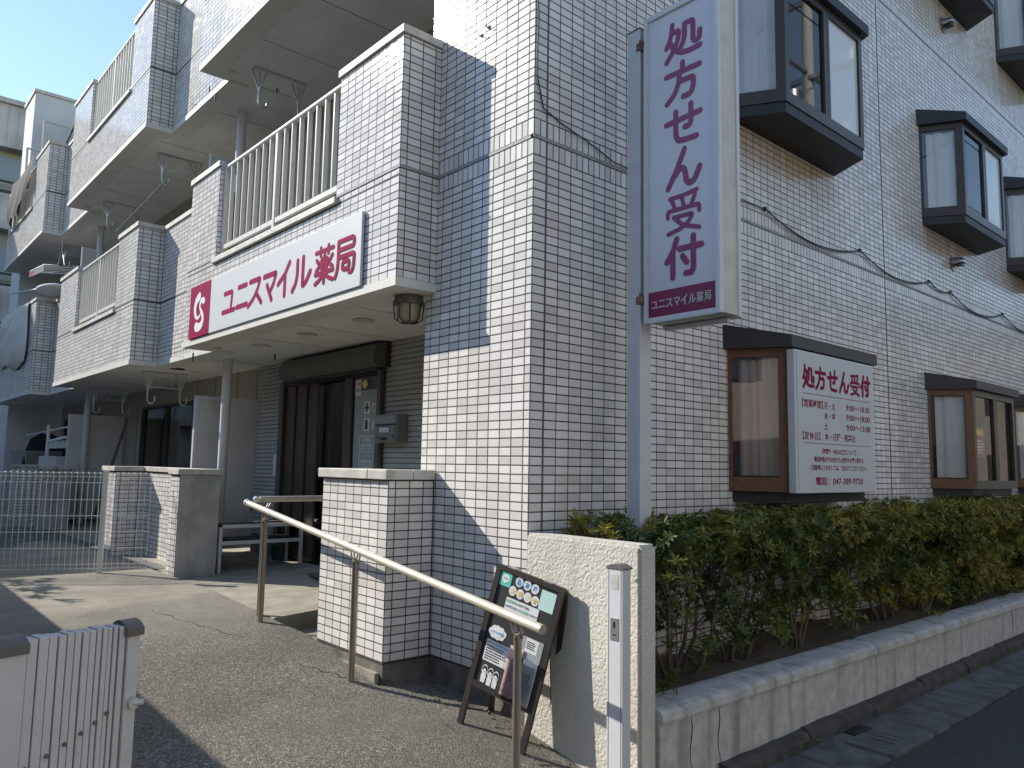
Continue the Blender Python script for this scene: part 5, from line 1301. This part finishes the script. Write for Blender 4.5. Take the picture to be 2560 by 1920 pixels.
# ------------------------------------------------------------------ old building at the far left
ob = thing('old_building', 'weathered grey concrete block rising behind the far end of the balconies', 'building', (-28, -2, 0))
OC = mat('weathered_render', (.60, .59, .55), .9, var=.5, vscale=.9, col2=(.36, .35, .33), bump=.4, bscale=6, streak=.5, dirt=(.2, .2, .19))
mb = MB(); xs = -24.3; mb.box((-34, -10, -.5), (xs-.6, 8, 12.05))
for z in (0, 2.9, 5.75, 8.6, 11.15):
    mb.box((xs-.6, -10, z-.45), (xs, 8, z+.65 if z < 11 else 12.05))
mb.build('wall', OC, ob)
bx('roof_edge', (-34.1, -10.1, 12.05), (xs+.12, 8.1, 12.2), OC, ob)
for fz in (.65, 3.55, 6.4, 9.25):
    for i in range(6):
        y = -1.2+1.55*i
        w_ = bx('window', (xs-.58, y, fz+.25), (xs-.5, y+1.3, fz+1.75), mat('beige_panel', (.33, .31, .25), .7) if i % 2 else BLACKM, ob)
        bx('pane', (xs-.5, y+.08, fz+.6), (xs-.49, y+1.2, fz+1.3), mat('blue_grey_pane', (.22, .27, .3), .3), w_)
    bx('railing', (xs-.08, -2, fz+.35), (xs-.05, 8, fz+.42), BLACKM, ob); bx('railing', (xs-.08, -2, fz+.02), (xs-.05, 8, fz+.09), BLACKM, ob)
# neighbour's garden wall that shades the foreground, with a plant on top
nw = thing('boundary_wall', 'grey block boundary wall along the near side of the entrance path', 'wall', (-4, -2.9, 0))
for i in range(9):
    for k in range(23):
        a = -9.0+.45*k+(.0 if i % 2 else -.0); bx('block', (a+.003, -2.95, -.35+.226*i), (a+.444, -2.80, -.352+.226*(i+1)), CONC, nw)
bpl = thing('wall_plant', 'leafy plant growing over the boundary wall', 'plant', (-6.7, -2.9, 1.6)); lv_ = Leaves(9); stm = MB()
for i in range(16):
    x = -6.8+R_.uniform(-.5, .9); z = 1.72+R_.uniform(.0, .32); y = -2.8+R_.uniform(-.1, .15)
    stm.tube([(x-.1, -2.85, 1.6), (x, y, z)], .005, 5)
    for j in range(2): lv_.whorl((x+R_.uniform(-.05, .05), y, z-.03*j), (R_.uniform(-.5, .5), R_.uniform(-.3, .5), 1), .4, 2.6)
lv_.build(bpl); stm.build('stems', BARK, bpl)['kind'] = 'stuff'
# across the street: pole and houses that the windows mirror
up = thing('utility_pole', 'concrete utility pole with cross arms across the street, mirrored in the bay window', 'utility pole', (4.6, 10.9, 0))
MB().tube([(4.6, 10.9, -.3), (4.6, 10.9, 11.5)], .13, 16, rs=[.13, .10]).build('pole', mat('pale_pole', (.55, .53, .5), .7), up)
for z, l in ((7.4, .9), (8.8, 1.1), (10.4, 1.0)):
    MB().box((4.6-l, 10.8, z), (4.6+l, 10.9, z+.09)).box((4.55, 10.9-l, z+.15), (4.64, 10.9+l, z+.23)).build('crossarm', ALU, up)
    for s_ in (-.8, .0, .8): MB().tube([(4.6+l*s_, 10.85, z+.09), (4.6+l*s_, 10.85, z+.3)], .05, 8).build('insulator', WHITE, up)
MB().tube([(4.95, 10.9, 8.0), (4.95, 10.9, 8.7)], .2, 14).build('transformer', ALU, up)
for z, dx in ((9.15, -.8), (9.15, .8), (10.7, 0), (7.7, .3)): MB().tube([(4.6+dx, -20, z+.4), (4.6+dx, -5, z-.2), (4.6+dx, 10.9, z)], .012, 5).tube([(4.6+dx, 10.9, z), (4.6+dx, 40, z+.2)], .012, 5).build('wire', CABLE, up)
oh = thing('opposite_house', 'cream two storey house across the street, seen only in reflections', 'house', (11, 6, 0))
mb = MB().box((8, -3, -.3), (16, 13, 5.6)); mb.build('wall', mat('cream_wall', (.74, .70, .62), .8), oh); MB().hull([(7.6, -3.4, 5.6), (16.4, -3.4, 5.6), (16.4, 13.4, 5.6), (7.6, 13.4, 5.6)], [(11, -1, 7.4), (13, -1, 7.4), (13, 11, 7.4), (11, 11, 7.4)]).build('roof', BBASE, oh)
for y in (-1, 3, 7, 10.5):
    for z in (.8, 3.6): bx('window', (7.97, y, z), (8.0, y+1.5, z+1.2), mat('house_pane', (.1, .13, .16), .2), oh)

nh = thing('neighbour_house', 'grey two storey house beyond the boundary wall, outside the picture', 'house', (-12, -12, 0))
MB().box((-24, -18, -.3), (1.5, -9.2, 5.4)).build('wall', mat('grey_beige_wall', (.34, .32, .29), .85, var=.2, vscale=1), nh)
MB().hull([(-24.5, -18.5, 5.4), (2, -18.5, 5.4), (2, -8.8, 5.4), (-24.5, -8.8, 5.4)], [(-22, -15, 6.8), (-1, -15, 6.8), (-1, -12.5, 6.8), (-22, -12.5, 6.8)]).build('roof', BBASE, nh)
for i in range(8):
    for z in (.9, 3.4): bx('window', (-22+3*i, -9.2, z), (-20.4+3*i, -9.17, z+1.2), DBROWN, nh)

for i, (a, b, c, d, h, lab) in enumerate(((8.5, 17, 17, 30, 6.5, 'grey house farther down the street across from the block'), (-3, 36, 7, 44, 7.5, 'beige house at the end of the street'), (9, 33, 20, 46, 8, 'brown house at the far corner of the street'))):
    hh = thing('street_house', lab+', seen only in reflections', 'house', ((a+c)/2, (b+d)/2, 0))
    MB().box((a, b, -.3), (c, d, h)).build('wall', mat('house_wall', ((.42, .42, .41), (.45, .42, .37), (.30, .27, .23))[i], .85, var=.15, vscale=1), hh)
    MB().hull([(a-.4, b-.4, h), (c+.4, b-.4, h), (c+.4, d+.4, h), (a-.4, d+.4, h)], [(a+2, b+3, h+1.6), (c-2, b+3, h+1.6), (c-2, d-3, h+1.6), (a+2, d-3, h+1.6)]).build('roof', BBASE, hh)
    for k in range(3):
        for z in (.9, 3.8): bx('window', (a-.02, b+1.5+3*k, z), (a, b+3+3*k, z+1.2), DBROWN, hh); bx('window', (a+1.2+2.6*k, b-.02, z), (a+2.6+2.6*k, b, z+1.2), DBROWN, hh)

sd = thing('shading_shed', 'unseen grey shed added behind the boundary wall to shade the terrace', 'shed', (-12, -4, 0))  # added out of view so the terrace behind the mesh fence falls dark
bx('body', (-14.5, -4.6, -.3), (-9.9, -3.0, 3.55), PANELG, sd); bx('roof', (-14.6, -4.7, 3.55), (-9.8, -2.96, 3.65), DBROWN, sd)
for i, (a, b, c, d, h, lab) in enumerate(((6.6, -24, 17, -8, 6.2, 'brown brick house on the near side of the street'), (-4, -40, 6, -30, 7, 'grey house closing the near end of the street'))):
    hh = thing('street_house', lab+', seen only in reflections', 'house', ((a+c)/2, (b+d)/2, 0))
    MB().box((a, b, -.3), (c, d, h)).build('wall', mat('house_wall', ((.36, .33, .30), (.42, .42, .42))[i], .85, var=.15, vscale=1), hh)
    MB().hull([(a-.4, b-.4, h), (c+.4, b-.4, h), (c+.4, d+.4, h), (a-.4, d+.4, h)], [(a+2, b+3, h+1.6), (c-2, b+3, h+1.6), (c-2, d-3, h+1.6), (a+2, d-3, h+1.6)]).build('roof', BBASE, hh)
    for k in range(3):
        for z in (.9, 3.8): bx('window', (a-.02, b+1.5+3*k, z), (a, b+3+3*k, z+1.2), DBROWN, hh); bx('window', (a+1.2+2.6*k, d, z), (a+2.6+2.6*k, d+.02, z+1.2), DBROWN, hh)
# soffit board joints
for f in (0, 2.865):
    for x in (-1.80, -2.78, -3.74, -5.57, -6.9, -8.1, -9.3, -13.2, -14.6): bx('seam', (x-.004, -.1, 2.3705+f), (x+.004, .999, 2.3722+f), JOINT, B)
# small rusty fixings on the pier
for i, (x, z) in enumerate(((-.49, 3.91), (-.42, 3.935))):
    t = thing('rusty_hook', 'rusted hook with a brown stain on the corner pier, %s' % ('lower left one', 'upper right one')[i], 'hook', (x, 0, z), 'rusty hooks on the corner pier')
    MB().tube([(x, -.002, z), (x, -.03, z-.008), (x+.012, -.035, z+.01)], .004, 6).build('hook', RUST, t)
    MB().tube([(x, -.0038, z), (x, -.0055, z)], .014, 10).build('plate', RUST, t)
vn = tag(MB().tube([(-6.75, .32, 2.372), (-6.75, .32, 2.362)], .085, 24).build('soffit_vent', DBROWN), 'dark round vent in the soffit under the middle balcony', 'vent')

# fallen leaves on the planter soil and against the kerb
ll = MB()
for i in range(420):
    if i % 3: x, y, z = R_.uniform(.03, .58), R_.uniform(.15, 7), .125
    else: x, y, z = R_.choice([.84, .9, 1.0])+R_.gauss(0, .03), R_.uniform(.6, 7), -.245+.004*4
    if i % 9 == 0: x, y = R_.uniform(-.8, .7), -.05-abs(R_.gauss(0, .06)) ; z = gz(x)+.008
    a = R_.random()*6.3; l = R_.uniform(.012, .024); w_ = l*.35; c, s_ = math.cos(a), math.sin(a); h = R_.uniform(0, .008)
    ll.add([(x-c*l, y-s_*l, z), (x+s_*w_, y-c*w_, z+h), (x+c*l, y+s_*l, z+.003), (x-s_*w_, y+c*w_, z+h*.4)], [(0, 1, 2, 3)])
o = ll.build('leaf_litter', mat('dead_leaf', (.20, .12, .05), .8, var=.5, vscale=60)); tag(o, 'scattered dead brown leaves on the planter soil and in the gutter', 'leaves', kind='stuff')

for i, (xa, ya, xb_, yb_) in enumerate(((-.84, -.37, -1.3, -.62), (-1.9, -.75, -2.9, -1.0))):
    pts = []
    for k in range(14):
        t = k/13; x = xa+(xb_-xa)*t; y = ya+(yb_-ya)*t+.02*math.sin(k*1.9+i); pts.append((x, y, gz(x)+NZ(x, y)+.0005))
    tag(MB().tube(pts, .003, 5, rs=[.0012+.0022*abs(math.sin(k*.8)) for k in range(14)]).build('crack', mat('crack_dirt', (.03, .027, .022), .95)), 'thin crack in the path surface, %s' % ('starting at the entrance wall corner', 'beside the far handrail post', 'in front of the easel board')[i], 'crack', kind='structure')
